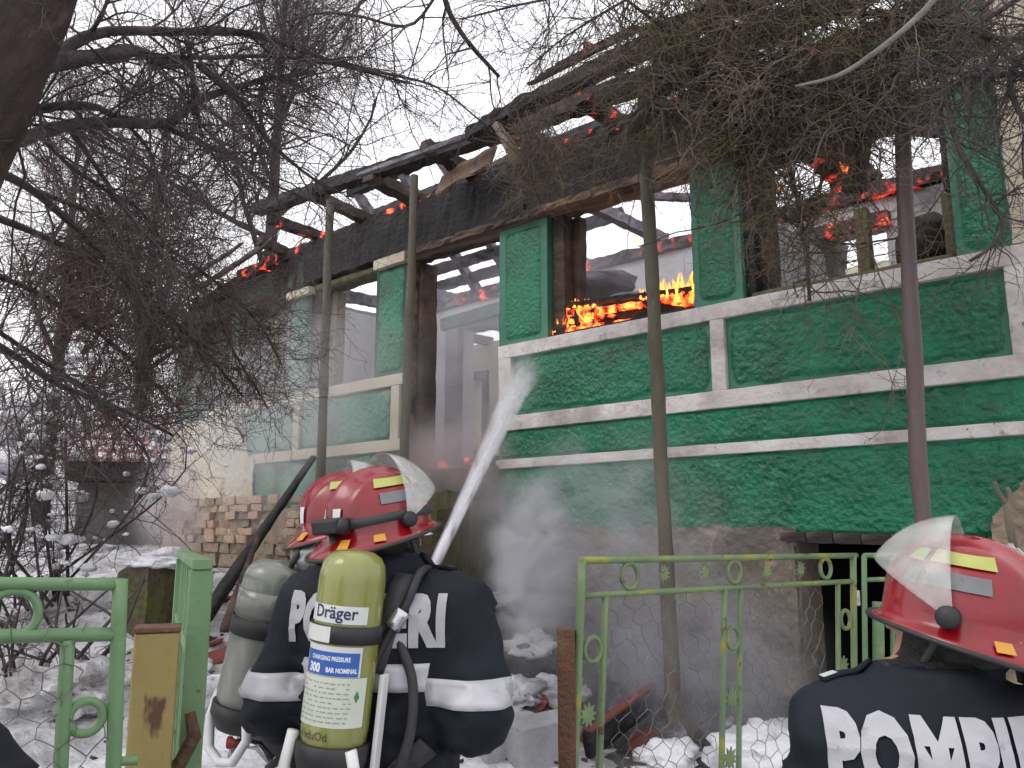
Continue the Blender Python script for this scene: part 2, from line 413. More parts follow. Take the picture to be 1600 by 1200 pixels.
def tube_arrays(paths, rads, sides=3):
    """paths (N,K,3), rads (N,K) -> vertices and quad faces"""
    N, K, _ = paths.shape
    t = np.gradient(paths, axis=1)
    t /= np.linalg.norm(t, axis=2, keepdims=True) + 1e-12
    ref = np.where(np.abs(t[:, :1, 2:3]) > 0.9, np.array([1.0, 0, 0]), np.array([0, 0, 1.0]))
    ref = np.broadcast_to(ref, t.shape)
    a = np.cross(t, ref); ln = np.linalg.norm(a, axis=2, keepdims=True)
    a = np.where(ln < 1e-3, np.cross(t, np.array([0.3, 0.9, 0.1])), a)
    a /= np.linalg.norm(a, axis=2, keepdims=True) + 1e-12
    for k in range(1, K):                       # keep the frame from flipping along the path
        pr = a[:, k - 1] - t[:, k] * np.sum(a[:, k - 1] * t[:, k], axis=1, keepdims=True)
        a[:, k] = pr / (np.linalg.norm(pr, axis=1, keepdims=True) + 1e-12)
    b = np.cross(t, a)
    ang = np.arange(sides) * 2 * PI / sides
    ring = a[:, :, None] * np.cos(ang)[None, None, :, None] + b[:, :, None] * np.sin(ang)[None, None, :, None]
    v = (paths[:, :, None] + ring * rads[:, :, None, None]).reshape(-1, 3)
    i = np.arange(N)[:, None, None] * K * sides; k = np.arange(K - 1)[None, :, None] * sides; j = np.arange(sides)[None, None, :]
    j2 = (j + 1) % sides
    f = np.stack([i + k + j, i + k + j2, i + k + sides + j2, i + k + sides + j], -1).reshape(-1, 4)
    return v, f
def strands(name, groups, mat, parent, sides=3, smooth=False):
    """many fine strands joined into one part: past counting"""
    vs, fs, o = [], [], 0
    for P, r_ in groups:
        v, f = tube_arrays(P, r_, sides); vs.append(v); fs.append(f + o); o += len(v)
    o = link_mesh(name, np.concatenate(vs), np.concatenate(fs), mat, parent, smooth); o['kind'] = 'stuff'; return o

def surface_nets(F, org, h):
    nx, ny, nz = F.shape
    ins = F < 0
    cnt = np.zeros((nx - 1, ny - 1, nz - 1), np.int8)
    sl = lambda d, n: slice(d, n - 1 + d)
    corner = {}
    for dx in (0, 1):
        for dy in (0, 1):
            for dz in (0, 1):
                corner[dx, dy, dz] = (sl(dx, nx), sl(dy, ny), sl(dz, nz)); cnt += ins[corner[dx, dy, dz]]
    mixed = (cnt > 0) & (cnt < 8)
    ci = np.argwhere(mixed)
    idx = -np.ones(mixed.shape, np.int64); idx[mixed] = np.arange(len(ci))
    acc = np.zeros((len(ci), 3)); num = np.zeros(len(ci))
    cs = list(corner.keys())
    for a in cs:
        for ax in range(3):
            if a[ax] == 1: continue
            b = list(a); b[ax] = 1; b = tuple(b)
            fa = F[corner[a]][mixed]; fb = F[corner[b]][mixed]
            cr = (fa < 0) != (fb < 0)
            t = np.where(cr, fa / np.where(np.abs(fa - fb) < 1e-12, 1, fa - fb), 0)
            p = np.tile(np.array(a, float), (len(ci), 1)); p[:, ax] += t
            acc += p * cr[:, None]; num += cr
    V = (ci + acc / num[:, None]) * h + np.asarray(org)
    quads = []
    for ax in range(3):
        o1, o2 = (ax + 1) % 3, (ax + 2) % 3
        A = [slice(None)] * 3; B = [slice(None)] * 3
        A[ax] = slice(0, -1); B[ax] = slice(1, None)
        ch = ins[tuple(A)] != ins[tuple(B)]
        e = np.argwhere(ch)
        e = e[(e[:, o1] > 0) & (e[:, o2] > 0) & (e[:, o1] < F.shape[o1] - 1) & (e[:, o2] < F.shape[o2] - 1)]
        def cell(d1, d2):
            q = e.copy(); q[:, o1] -= d1; q[:, o2] -= d2; return idx[q[:, 0], q[:, 1], q[:, 2]]
        q = np.stack([cell(1, 1), cell(0, 1), cell(0, 0), cell(1, 0)], -1)
        fl = ~ins[e[:, 0], e[:, 1], e[:, 2]]
        q[fl] = q[fl][:, ::-1]
        quads.append(q)
    return V, np.concatenate(quads)
# ================================================================== ground
def ground_z(x, y):
    x = np.asarray(x, float); y = np.asarray(y, float)
    dx, dy = x - CAM[0], y - CAM[1]
    t = dx * HV[0] + dy * HV[1]; s = dx * RV[0] + dy * RV[1]
    q = s / np.maximum(t, 0.5)
    z = 0.40 * sstep(2.5, 4.7, t) + 0.72 * sstep(4.4, 8.2, t) * sstep(0.27, 0.05, q)
    z = z + 0.35 * sstep(9, 16, t) * sstep(0.0, -0.3, q)
    z = z + 9.0 * sstep(40, 160, np.hypot(x, y)) * sstep(-5, 60, t)
    z = z + 5.5 * sstep(10, 34, t) * sstep(-0.20, -0.62, q)
    near = sstep(30, 15, np.hypot(x + 4, y))
    P = np.stack([x, y, np.zeros_like(x)], -1)
    z = z + near * (0.10 * sstep(2.4, 4.0, t) * fbm(P * 0.9, 3, 3) + 0.075 * fbm(P * 3.1, 3, 5) + 0.03 * np.abs(fbm(P * 9.0, 2, 9)))
    return z
xs = np.concatenate([-np.geomspace(400, 15, 22), np.arange(-14.5, 4.0, 0.06), np.geomspace(4.2, 300, 22)])
ys = np.concatenate([-np.geomspace(200, 8.2, 16), np.arange(-8.0, 1.0, 0.06), np.arange(1.2, 7, 0.4), np.geomspace(7.5, 400, 22)])
gx, gy = np.meshgrid(xs, ys, indexing='ij')
g = MB(); g.grid(np.stack([gx, gy, ground_z(gx, gy)], -1))
ground = g.build('snowy_ground', 'snow', None, True)
tag(ground, 'trampled dirty snow covering the sloping yard', None, None, 'structure')
def gz(p):
    return float(ground_z(np.array([p[0]]), np.array([p[1]]))[0])

# ================================================================== the burning house
house = thing('burned_house', (-5.6, 0.1, 1.0), 'burning single storey house with green plaster walls, white bands and a charred collapsed roof', 'house')
rnd = random.Random(11)
def wall_holes(name, mat, xb, zb, solid, y0, y1, parent, axis='x'):
    """a thick wall from a grid of cells; solid(xc, zc) tells which cells stand"""
    mb = MB(); nx, nz = len(xb) - 1, len(zb) - 1
    S = [[solid((xb[i] + xb[i + 1]) / 2, (zb[j] + zb[j + 1]) / 2) for j in range(nz)] for i in range(nx)]
    def P(a, b, c): return (a, b, c) if axis == 'x' else (b, a, c)
    vid = {}; V = []; F = []
    def vi(i, k, j):
        if (i, k, j) not in vid:
            vid[i, k, j] = len(V); V.append(P(xb[i], (y0, y1)[k], zb[j]))
        return vid[i, k, j]
    for i in range(nx):
        for j in range(nz):
            if not S[i][j]: continue
            F.append((vi(i, 0, j), vi(i + 1, 0, j), vi(i + 1, 0, j + 1), vi(i, 0, j + 1)))
            F.append((vi(i, 1, j), vi(i, 1, j + 1), vi(i + 1, 1, j + 1), vi(i + 1, 1, j)))
            if i == 0 or not S[i - 1][j]: F.append((vi(i, 0, j), vi(i, 0, j + 1), vi(i, 1, j + 1), vi(i, 1, j)))
            if i == nx - 1 or not S[i + 1][j]: F.append((vi(i + 1, 0, j), vi(i + 1, 1, j), vi(i + 1, 1, j + 1), vi(i + 1, 0, j + 1)))
            if j == 0 or not S[i][j - 1]: F.append((vi(i, 0, j), vi(i, 1, j), vi(i + 1, 1, j), vi(i + 1, 0, j)))
            if j == nz - 1 or not S[i][j + 1]: F.append((vi(i, 0, j + 1), vi(i + 1, 0, j + 1), vi(i + 1, 1, j + 1), vi(i, 1, j + 1)))
    mb.add(V, F); return mb.build(name, mat, parent)
XL, XR = -11.35, -0.5
WIN = {'door': (-6.34, -5.04, 2.28, 4.46), 'w2': (-4.46, -3.0, 3.30, 4.46), 'w3': (-2.60, -1.17, 3.32, 4.42),
       'w1': (-8.08, -6.87, 3.25, 4.46), 'w0': (-9.72, -8.53, 3.22, 4.50), 'w00': (-10.75, -9.92, 3.22, 4.50),
       'cellar': (-2.30, -0.95, 0.2, 1.57)}
def front_solid(x, z):
    for a, b, c, d in WIN.values():
        if a < x < b and c < z < d: return False
    if -8.25 < x < -1.35 and z > 4.46: return False
    if x > -1.35 and z > 5.15: return False
    if x < -8.25 and z > 4.92: return False
    if x < -10.0 and z > 4.75: return False
    if x < -9.6 and z < 2.9 and z > 1.1 and (z - 1.1) * 0.9 < (-9.6 - x) * 1.5 and False: return False
    return True
xb = sorted(set([XL, XR, -8.25, -1.35, -10.0] + [w[k] for w in WIN.values() for k in (0, 1)]))
zb = sorted(set([0.0, 4.46, 5.15, 4.92, 4.75] + [w[k] for w in WIN.values() for k in (2, 3)]))
wall_holes('front_wall', 'green_base', [-5.7] + [x for x in xb if x > -5.7], zb, front_solid, 0.0, 0.33, house)
wall_holes('front_wall', 'green_worn', [x for x in xb if x < -5.7] + [-5.702], zb, front_solid, 0.0, 0.33, house)

def rough_panel(x0, x1, z0, z1, mat, amp=0.008, thick=0.010, inset=0.03, res=0.013, seed=1, edge=0.03, name='plaster_panel', y=0.0):
    nx, nz = max(4, int((x1 - x0) / res)), max(4, int((z1 - z0) / res))
    X, Z = np.meshgrid(np.linspace(x0, x1, nx + 1), np.linspace(z0, z1, nz + 1), indexing='ij')
    P = np.stack([X, Z, np.full_like(X, seed * 3.7)], -1)
    d = np.minimum(np.minimum(X - x0, x1 - X), np.minimum(Z - z0, z1 - Z))
    cx = np.minimum(X - x0, x1 - X); cz = np.minimum(Z - z0, z1 - Z)
    rc = 0.10
    corner = (cx < rc) & (cz < rc)
    d = np.where(corner, rc - np.hypot(rc - cx, rc - cz), d)
    d = d - inset + edge * fbm(P * 7, 3, seed)
    mask = sstep(0.0, 0.018, d)
    nzz = fbm(P * 38, 2, seed + 3); n2 = np.abs(fbm(P * 17, 3, seed + 8))
    hgt = mask * (thick + amp * nzz + amp * 1.6 * n2)
    Pg = np.stack([X, y - 0.0035 - hgt, Z], -1)
    idx = np.arange((nx + 1) * (nz + 1)).reshape(nx + 1, nz + 1)
    keep = (mask[:-1, :-1] > 0) | (mask[1:, 1:] > 0) | (mask[1:, :-1] > 0) | (mask[:-1, 1:] > 0)
    q = np.stack([idx[:-1, :-1], idx[1:, :-1], idx[1:, 1:], idx[:-1, 1:]], -1)[keep]
    return link_mesh(name, Pg.reshape(-1, 3), q, mat, house, True)
# right of the door
rough_panel(-4.86, -2.88, 2.665, 3.195, 'green_rough', seed=1)
rough_panel(-2.735, -0.935, 2.665, 3.195, 'green_rough', seed=2, amp=0.011)
rough_panel(-5.03, -0.50, 2.27, 2.535, 'green_rough', seed=3, inset=0.012, edge=0.016, amp=0.010)
rough_panel(-5.03, -0.50, 1.60, 2.19, 'green_rough', seed=4, inset=0.02, edge=0.03, amp=0.012)
rough_panel(-5.00, -4.50, 3.33, 4.44, 'green_rough', seed=5, amp=0.003, thick=0.012, inset=0.045, edge=0.01)
rough_panel(-2.98, -2.63, 3.335, 4.44, 'green_rough', seed=6, amp=0.003, thick=0.012, inset=0.035, edge=0.01)
rough_panel(-1.14, -0.87, 3.335, 4.46, 'green_rough', seed=7, amp=0.008, inset=0.02, edge=0.012)
rough_panel(-1.34, -0.87, 4.60, 5.12, 'green_rough', seed=8, amp=0.008, inset=0.02, edge=0.012)
# left of the door
rough_panel(-8.17, -6.55, 2.58, 3.12, 'green_pale', seed=9, inset=0.02)
rough_panel(-9.75, -8.32, 2.58, 3.10, 'green_pale', seed=10, inset=0.04, edge=0.09)
rough_panel(-6.84, -6.39, 3.27, 4.44, 'green_rough', seed=12, amp=0.007, inset=0.03)
rough_panel(-8.50, -8.12, 3.25, 4.42, 'green_pale', seed=13, amp=0.010, inset=0.03)
rough_panel(-8.90, -6.40, 1.90, 2.44, 'green_pale', seed=14, inset=0.03, edge=0.06)
rough_panel(-9.90, -8.26, 4.55, 4.90, 'green_pale', seed=15, inset=0.02, edge=0.05)

def band(x0, x1, z0, z1, mat='trim_white', depth=0.075, y=-0.005, name='trim_band', seed=0):
    mb = MB(); mb.beam((x0, y, (z0 + z1) / 2), (x1, y, (z0 + z1) / 2), depth, z1 - z0, seg=max(2, int(abs(x1 - x0) / 0.07)), rough=0.028, seed=seed)
    return mb.build(name, mat, house, False, 0.006)
def upright(x0, x1, z0, z1, mat='trim_white', depth=0.07, y=-0.004, name='trim_upright', seed=0):
    mb = MB(); mb.beam(((x0 + x1) / 2, y, z0), ((x0 + x1) / 2, y, z1), x1 - x0, depth, up=(0, 1, 0), seg=max(2, int((z1 - z0) / 0.07)), rough=0.028, seed=seed)
    return mb.build(name, mat, house, False, 0.006)
band(-5.02, -0.49, 3.20, 3.32, seed=1)
band(-5.02, -0.49, 2.53, 2.66, seed=2)
band(-5.06, -0.49, 2.19, 2.27, depth=0.065, seed=3)
upright(-2.865, -2.75, 2.66, 3.20, seed=4)
upright(-5.015, -4.87, 2.66, 3.20, seed=5)
upright(-0.925, -0.76, 2.66, 3.20, seed=6)
upright(-0.86, -0.50, 3.325, 4.47, 'trim_cream', name='corner_pilaster', seed=7)
band(-1.33, -0.49, 4.47, 4.58, 'trim_cream', 0.09, seed=8)
upright(-0.86, -0.50, 4.585, 5.15, 'trim_cream', name='corner_pilaster', seed=9)
band(-10.4, -6.36, 3.13, 3.25, 'trim_cream', seed=10)
band(-9.2, -6.36, 2.45, 2.57, 'trim_cream', seed=11)
upright(-6.54, -6.41, 2.57, 3.13, 'trim_cream', seed=12)
upright(-8.31, -8.19, 2.57, 3.13, 'trim_cream', seed=13)
band(-6.86, -6.35, 4.45, 4.56, 'trim_cream', 0.12, name='capital', seed=14)
band(-8.54, -8.07, 4.43, 4.52, 'trim_cream', 0.12, name='capital', seed=15)

# foundation under the right part, with a ragged face
def ragged_face(x0, x1, z0, z1, y, mat, name, res=0.03, amp=0.03, seed=0, parent=None, cut=None):
    nx, nz = int((x1 - x0) / res), int((z1 - z0) / res)
    X, Z = np.meshgrid(np.linspace(x0, x1, nx + 1), np.linspace(z0, z1, nz + 1), indexing='ij')
    P = np.stack([X, Z, np.full_like(X, seed * 5.1)], -1)
    Yv = y - amp * (0.5 + 0.5 * fbm(P * 4, 4, seed)) - 0.4 * amp * np.abs(fbm(P * 22, 2, seed + 4))
    Pg = np.stack([X, Yv, Z], -1)
    idx = np.arange((nx + 1) * (nz + 1)).reshape(nx + 1, nz + 1)
    q = np.stack([idx[:-1, :-1], idx[1:, :-1], idx[1:, 1:], idx[:-1, 1:]], -1)
    if cut is not None:
        xc = (X[:-1, :-1] + X[1:, 1:]) / 2; zc = (Z[:-1, :-1] + Z[1:, 1:]) / 2
        q = q[cut(xc, zc)]
    else:
        q = q.reshape(-1, 4)
    return link_mesh(name, Pg.reshape(-1, 3), q, mat, parent if parent is not None else house, True)
def fcut(x, z):
    n = fbm(np.stack([x * 3, z * 3, x * 0], -1), 3, 21)
    return (z < 1.66 + 0.05 * n + np.where(x < -4.2, 0.10, 0)) & (x < -2.305 + 0.02 * n)
ragged_face(-5.0, -2.2, 0.1, 1.85, -0.015, 'foundation', 'foundation', res=0.018, amp=0.05, seed=1, cut=fcut)
def scut(x, z):
    n = fbm(np.stack([x * 4, z * 4, x * 0 + 9], -1), 3, 22)
    return (x > -0.93 + 0.12 * n + 0.22 * sstep(1.95, 1.6, z) * -1) & (z < 1.97 + 0.12 * n + 0.3 * (x + 0.8))
ragged_face(-1.3, -0.48, 0.1, 2.1, -0.03, 'stone', 'rubble_foundation', res=0.014, amp=0.11, seed=2, cut=scut)
# cellar opening: dark room behind, a course of short boards over it
c = MB(); c.add([(-2.5, 0.34, 0.0), (-0.8, 0.34, 0.0), (-0.8, 2.1, 0.0), (-2.5, 2.1, 0.0), (-2.5, 0.34, 1.75), (-0.8, 0.34, 1.75), (-0.8, 2.1, 1.75), (-2.5, 2.1, 1.75)],
      [(0, 1, 2, 3), (4, 7, 6, 5), (1, 5, 6, 2), (2, 6, 7, 3), (3, 7, 4, 0)])
c.build('cellar', 'dark_void', house)
lm = MB(); lm.box((0, 0, 0), (0.17, 0.12, 0.065), jit=0.008, rnd=rnd)
lint = raw_mesh('lintel_block', lm, 'board_raw')
for k in range(8):
    place('lintel_block', lint, (-2.30 + k * 0.178, -0.012, 1.60 - 0.004 * k), (rnd.uniform(-.05, .05), 0, rnd.uniform(-.05, .05)), (1, 1, rnd.uniform(.9, 1.15)), house)

cj = MB(); cj.span(-2.36, -2.292, -0.01, 0.34, 0.2, 1.57); cj.build('cellar_jamb', 'foundation', house)
cj = MB(); cj.span(-2.59, -1.18, 0.012, 0.32, 4.40, 4.425); cj.build('window_head', 'char', house)
# left part: torn plaster, bare bricks under it
ragged_face(-11.3, -9.0, 1.5, 3.12, -0.02, 'trim_cream', 'torn_plaster', res=0.018, amp=0.05, seed=5,
            cut=lambda x, z: (z > 1.98 + 0.25 * fbm(np.stack([x * 3, z * 3, x * 0], -1), 3, 31)) & (x < -9.25 + 0.9 * fbm(np.stack([x * 1.5, z * 1.5, x * 0 + 4], -1), 3, 33) - 0.5 * (z - 2.5)))
ragged_face(-11.3, -6.4, 0.7, 2.05, -0.012, 'mortar', 'plinth', amp=0.085, seed=6,
            cut=lambda x, z: z < 1.95 + 0.12 * fbm(np.stack([x * 3, z * 3, x * 0], -1), 3, 35))
bm_ = []
for k in range(5):
    b_ = MB(); b_.box((0, 0, 0), (1, 1, 1), jit=0.05, rnd=rnd); bm_.append(raw_mesh('brick', b_, 'brick' if k < 3 else 'stone'))
row = 0; z = 1.02
while z < 1.98:
    hgt = rnd.uniform(0.085, 0.105) if z > 1.45 else rnd.uniform(0.13, 0.19)
    x = -11.2 + (0.13 if row % 2 else 0)
    while x < -7.1:
        w = rnd.uniform(0.22, 0.30) if z > 1.45 else rnd.uniform(0.25, 0.45)
        if rnd.random() < 0.80 and not (z > 1.8 and x > -8.2) and not (z > 1.45 + 0.9 * (x + 11.3) and x < -10.7):
            me = rnd.choice(bm_[:3]) if z > 1.45 and rnd.random() < 0.75 else rnd.choice(bm_[3:])
            pr = rnd.uniform(-0.035, 0.05)
            place('brick', me, (x + w / 2, -0.02 - pr, z + hgt / 2), (rnd.uniform(-.06, .06), rnd.uniform(-.06, .06), rnd.uniform(-.12, .12)), (w * rnd.uniform(0.75, 0.97), 0.14, hgt * rnd.uniform(0.8, 0.95)), house)
        x += w
    z += hgt; row += 1

# door reveal: bare brickwork, sooted; threshold
wm = MB(); wm.span(-6.338, -6.30, 0.012, 0.325, 2.3, 4.45)
wm.build('door_reveal', 'board_raw', house)
rv = MB(); rv.beam((-6.26, 0.20, 2.3), (-6.27, 0.20, 4.44), 0.09, 0.20, up=(0, 1, 0), seg=16, rough=0.10, seed=4)
rv.build('door_jamb', 'char_brown', house, True)
rv = MB(); rv.beam((-5.07, 0.17, 2.3), (-5.07, 0.17, 4.44), 0.05, 0.22, up=(0, 1, 0), seg=16, rough=0.10, seed=5)
rv.build('door_jamb', 'char', house, True)
rv = MB(); rv.beam((-6.33, 0.12, 2.27), (-5.05, 0.12, 2.27), 0.34, 0.09, seg=10, rough=0.08, seed=6)
rv.build('threshold', 'ember', house, True)

# window frames, what the fire left of them
def post(x, y, z0, z1, w, d, mat, name='frame_post', rough=0.10, seed=0, dx=0.0):
    mb = MB(); mb.beam((x, y, z0), (x + dx, y, z1), w, d, up=(0, 1, 0), seg=18, rough=rough * 0.8, seed=seed); return mb.build(name, mat, house, False)
post(-4.385, 0.14, 3.325, 4.46, 0.13, 0.14, 'char_brown', seed=1)
post(-4.30, 0.25, 3.325, 4.46, 0.09, 0.10, 'char_brown', seed=2, dx=0.02)
post(-3.025, 0.14, 3.325, 4.46, 0.045, 0.12, 'char', seed=3)
post(-2.56, 0.12, 3.345, 4.42, 0.07, 0.13, 'char', seed=4)
post(-2.47, 0.20, 3.345, 4.42, 0.12, 0.10, 'char_brown', seed=5)
post(-1.215, 0.16, 3.345, 3.80, 0.08, 0.09, 'wood_olive', seed=6)
post(-1.195, 0.10, 3.80, 4.42, 0.05, 0.09, 'char', seed=7)
post(-1.78, 0.20, 3.39, 3.86, 0.085, 0.09, 'wood_olive', seed=8, name='mullion')
b_ = MB(); b_.beam((-2.55, 0.12, 3.345), (-1.19, 0.12, 3.345), 0.16, 0.05, seg=10, rough=0.08, seed=9); b_.build('window_sill', 'wood_olive', house, True)
b_ = MB(); b_.beam((-4.44, 0.14, 3.33), (-3.02, 0.14, 3.33), 0.20, 0.055, seg=10, rough=0.10, seed=10); b_.build('window_sill', 'char', house, True)
post(-8.00, 0.10, 3.26, 4.45, 0.13, 0.14, 'char_brown', seed=11)
post(-7.86, 0.22, 3.26, 4.45, 0.13, 0.12, 'wood_olive', seed=12)
post(-6.92, 0.20, 3.26, 4.45, 0.06, 0.12, 'wood_olive', seed=13)
b_ = MB(); b_.beam((-8.05, 0.13, 4.50), (-6.36, 0.13, 4.50), 0.24, 0.07, seg=12, rough=0.10, seed=14); b_.build('window_head', 'wood_olive', house, True)
post(-9.64, 0.14, 3.24, 4.48, 0.10, 0.12, 'char_brown', seed=15)
post(-9.15, 0.22, 3.24, 4.49, 0.13, 0.10, 'wood_olive', seed=17, name='mullion')
post(-8.60, 0.14, 3.24, 4.48, 0.08, 0.12, 'char_brown', seed=16)

# lintel beams, charred black, with the raw underside showing
def timber(name, a, b, w, h, mat, seg=None, rough=0.10, seed=0, up=(0, 0, 1), taper=1.0, parent=None):
    L = float(np.linalg.norm(np.asarray(b) - np.asarray(a)))
    mb = MB(); mb.beam(a, b, w, h, up=up, seg=seg or max(3, int(L / 0.07)), rough=rough, seed=seed, taper=taper)
    return mb.build(name, mat, parent if parent is not None else house, False)
timber('lintel_beam', (-8.9, 0.10, 4.74), (-8.2, 0.135, 4.82), 0.28, 0.40, 'char', rough=0.16, seed=19)
timber('lintel_beam', (-8.2, 0.14, 4.83), (-4.7, 0.14, 4.80), 0.36, 0.50, 'char', rough=0.07, seed=20)
timber('lintel_beam', (-4.7, 0.15, 4.80), (-1.4, 0.16, 4.76), 0.34, 0.50, 'char', rough=0.07, seed=21)
timber('soffit_board', (-6.3, 0.06, 4.505), (-3.9, 0.06, 4.50), 0.30, 0.07, 'board_raw', rough=0.12, seed=22)
timber('soffit_board', (-3.9, 0.06, 4.50), (-2.55, 0.06, 4.49), 0.28, 0.08, 'board_raw', rough=0.12, seed=23)
timber('soffit_board', (-2.5, 0.10, 4.47), (-1.2, 0.10, 4.46), 0.24, 0.06, 'char_brown', rough=0.14, seed=24)
timber('wall_plate', (-9.9, 0.12, 5.06), (-5.2, 0.12, 5.11), 0.20, 0.13, 'ember', rough=0.16, seed=25)
timber('wall_plate', (-5.2, 0.12, 5.10), (-1.3, 0.12, 5.06), 0.20, 0.13, 'ember', rough=0.16, seed=26)
timber('wall_plate', (-11.2, 0.12, 4.82), (-9.8, 0.12, 4.98), 0.20, 0.14, 'char_brown', rough=0.16, seed=27)
timber('wall_plate', (-1.3, 0.14, 5.21), (-0.55, 0.14, 5.22), 0.24, 0.14, 'char', rough=0.12, seed=28)
# the eaves: rafter tails reaching out over the wall, purlins along them, scraps of sheathing
p2a, p2b, p2c = at_y(400, 328, -0.70), at_y(760, 214, -0.42), at_y(1060, 108, -0.20)
timber('purlin', p2a, p2b, 0.14, 0.12, 'char', rough=0.12, seed=30)
timber('purlin', p2b, p2c, 0.15, 0.15, 'char_brown', rough=0.12, seed=31)
timber('purlin', p2c, p2c + np.array([1.9, 0.05, 0.05]), 0.15, 0.15, 'char', rough=0.12, seed=32)
u0, u1, u2, u3 = at_y(560, 274, -0.9), at_y(735, 212, -0.9), at_y(850, 150, -0.9), at_y(1080, 40, -0.9)
timber('eaves_purlin', u0, u1, 0.05, 0.035, 'char_grey', rough=0.2, seed=33)
timber('eaves_purlin', u1, u2, 0.14, 0.10, 'char', rough=0.25, seed=34)
timber('eaves_purlin', u2, u3, 0.13, 0.11, 'char_brown', rough=0.14, seed=35)
timber('eaves_purlin', u3, u3 + np.array([1.9, 0, 0.02]), 0.13, 0.12, 'char', rough=0.14, seed=36)
for k in range(4):                               # sheathing boards lying over the eaves
    a = at_y(830 + 14 * k, 140 - 9 * k, -0.86 + 0.02 * k) + np.array([0, 0, 0.05 + 0.006 * k])
    timber('sheathing_board', a, a + np.array([1.05 - 0.12 * k, -0.02 + 0.03 * k, 0.02 + 0.015 * k]), 0.11, 0.018, ['board_raw', 'char_brown'][k % 2], rough=0.08, seed=40 + k, up=(0.1, -0.5, 1))
b_ = MB(); pp = at_y(915, 82, -0.9); b_.prism([(-0.03, -0.04), (0.16, -0.03), (0.10, 0.02), (-0.01, 0.10)], pp, (1, 0, 0), (0, 0, 1), 0.02); b_.build('sheathing_board', 'tile_red', house)
for k, (x, xd, w, mt) in enumerate([(-8.9, 0.1, 0.09, 'char_brown'), (-8.05, -0.05, 0.12, 'ember'), (-7.2, 0.0, 0.11, 'char_brown'), (-6.35, 0.05, 0.16, 'char_brown'), (-5.45, 0.0, 0.14, 'char_brown'),
                                    (-4.55, -0.03, 0.14, 'ember'), (-3.75, 0.0, 0.15, 'ember'), (-2.9, 0.0, 0.14, 'char'), (-2.1, 0.0, 0.14, 'char'), (-1.2, 0.0, 0.14, 'char')]):
    timber('rafter_tail', (x + 0.02, 0.35, 5.14), (x + xd, -0.30 - 0.45 * rnd.random(), 5.19 + 0.06 * rnd.random()), w, 0.11, mt, rough=0.16, seed=50 + k)
pp = at_y(735, 262, -0.3)
timber('sheathing_board', pp - np.array([0.42, 0, 0.05]), pp + np.array([0.30, 0, 0.04]), 0.26, 0.03, 'board_raw', rough=0.2, seed=65, up=(0, -1, 0.5))
timber('sheathing_board', (-10.6, -0.2, 4.93), (-8.6, -0.3, 5.13), 0.34, 0.03, 'char_brown', rough=0.2, seed=66, up=(0, -0.7, 0.6))
timber('sheathing_board', (-10.4, -0.45, 4.98), (-9.0, -0.5, 5.10), 0.20, 0.03, 'char_brown', rough=0.25, seed=67, up=(0, -0.7, 0.6))

# inside: partition, gable walls, back wall, floor
def pane_px(x0, x1, y0, y1, Y):
    a, b = at_y(x0, y1, Y), at_y(x1, y0, Y); return (a[0], b[0], a[2], b[2])
IY = 2.2
h1 = pane_px(722, 800, 497, 760, IY); h1 = (h1[0], h1[1], 2.25, h1[3])
h2 = pane_px(1262, 1384, 352, 470, IY)
h3 = pane_px(532, 560, 520, 700, IY)
def inner_solid(x, z):
    for a, b, c_, d in (h1, h2):
        if a < x < b and c_ < z < d: return False
    return True
ixb = sorted(set([XL + 0.2, XR - 0.35] + [h1[0], h1[1], h2[0], h2[1]])); izb = sorted(set([2.25, 4.70, h1[2], h1[3], h2[2], h2[3]]))
wall_holes('inner_wall', 'plaster_in', ixb, izb, inner_solid, IY, IY + 0.2, house)
BY = 5.2
k1 = pane_px(738, 757, 590, 705, BY)
wall_holes('back_wall', 'plaster_cream', sorted([XL, XR, k1[0], k1[1]]), sorted([2.25, 5.05, k1[2], k1[3]]),
           lambda x, z: not (k1[0] < x < k1[1] and k1[2] < z < k1[3]), BY, BY + 0.3, house)
f_ = MB(); f_.span(k1[1] - 0.01, k1[1] + 0.12, BY - 0.06, BY - 0.004, k1[2] - 0.1, k1[3] + 0.12); f_.span(k1[0] - 0.05, k1[1] - 0.012, BY - 0.06, BY - 0.004, k1[3], k1[3] + 0.12)
f_.build('window_frame', 'char_grey', house)
g_ = MB(); g_.span(XL, XL + 0.3, 0.332, BY - 0.002, 0.3, 4.75); g_.build('gable_wall', 'green_worn', house)
g_ = MB(); g_.span(XR - 0.3, XR, 0.332, BY - 0.002, 0.3, 5.0); g_.build('gable_wall', 'green_base', house)
g_ = MB(); g_.span(-9.3, -9.1, 0.34, IY - 0.002, 2.25, 4.68); g_.build('cross_wall', 'plaster_in', house)
g_ = MB(); g_.span(-3.0 + 0.06, -2.78, 0.34, IY - 0.002, 2.25, 4.3); g_.build('cross_wall', 'plaster_in', house)
g_ = MB(); g_.span(XL + 0.31, XR - 0.31, 0.335, BY - 0.004, 2.05, 2.24); g_.build('floor_slab', 'wood_old', house)
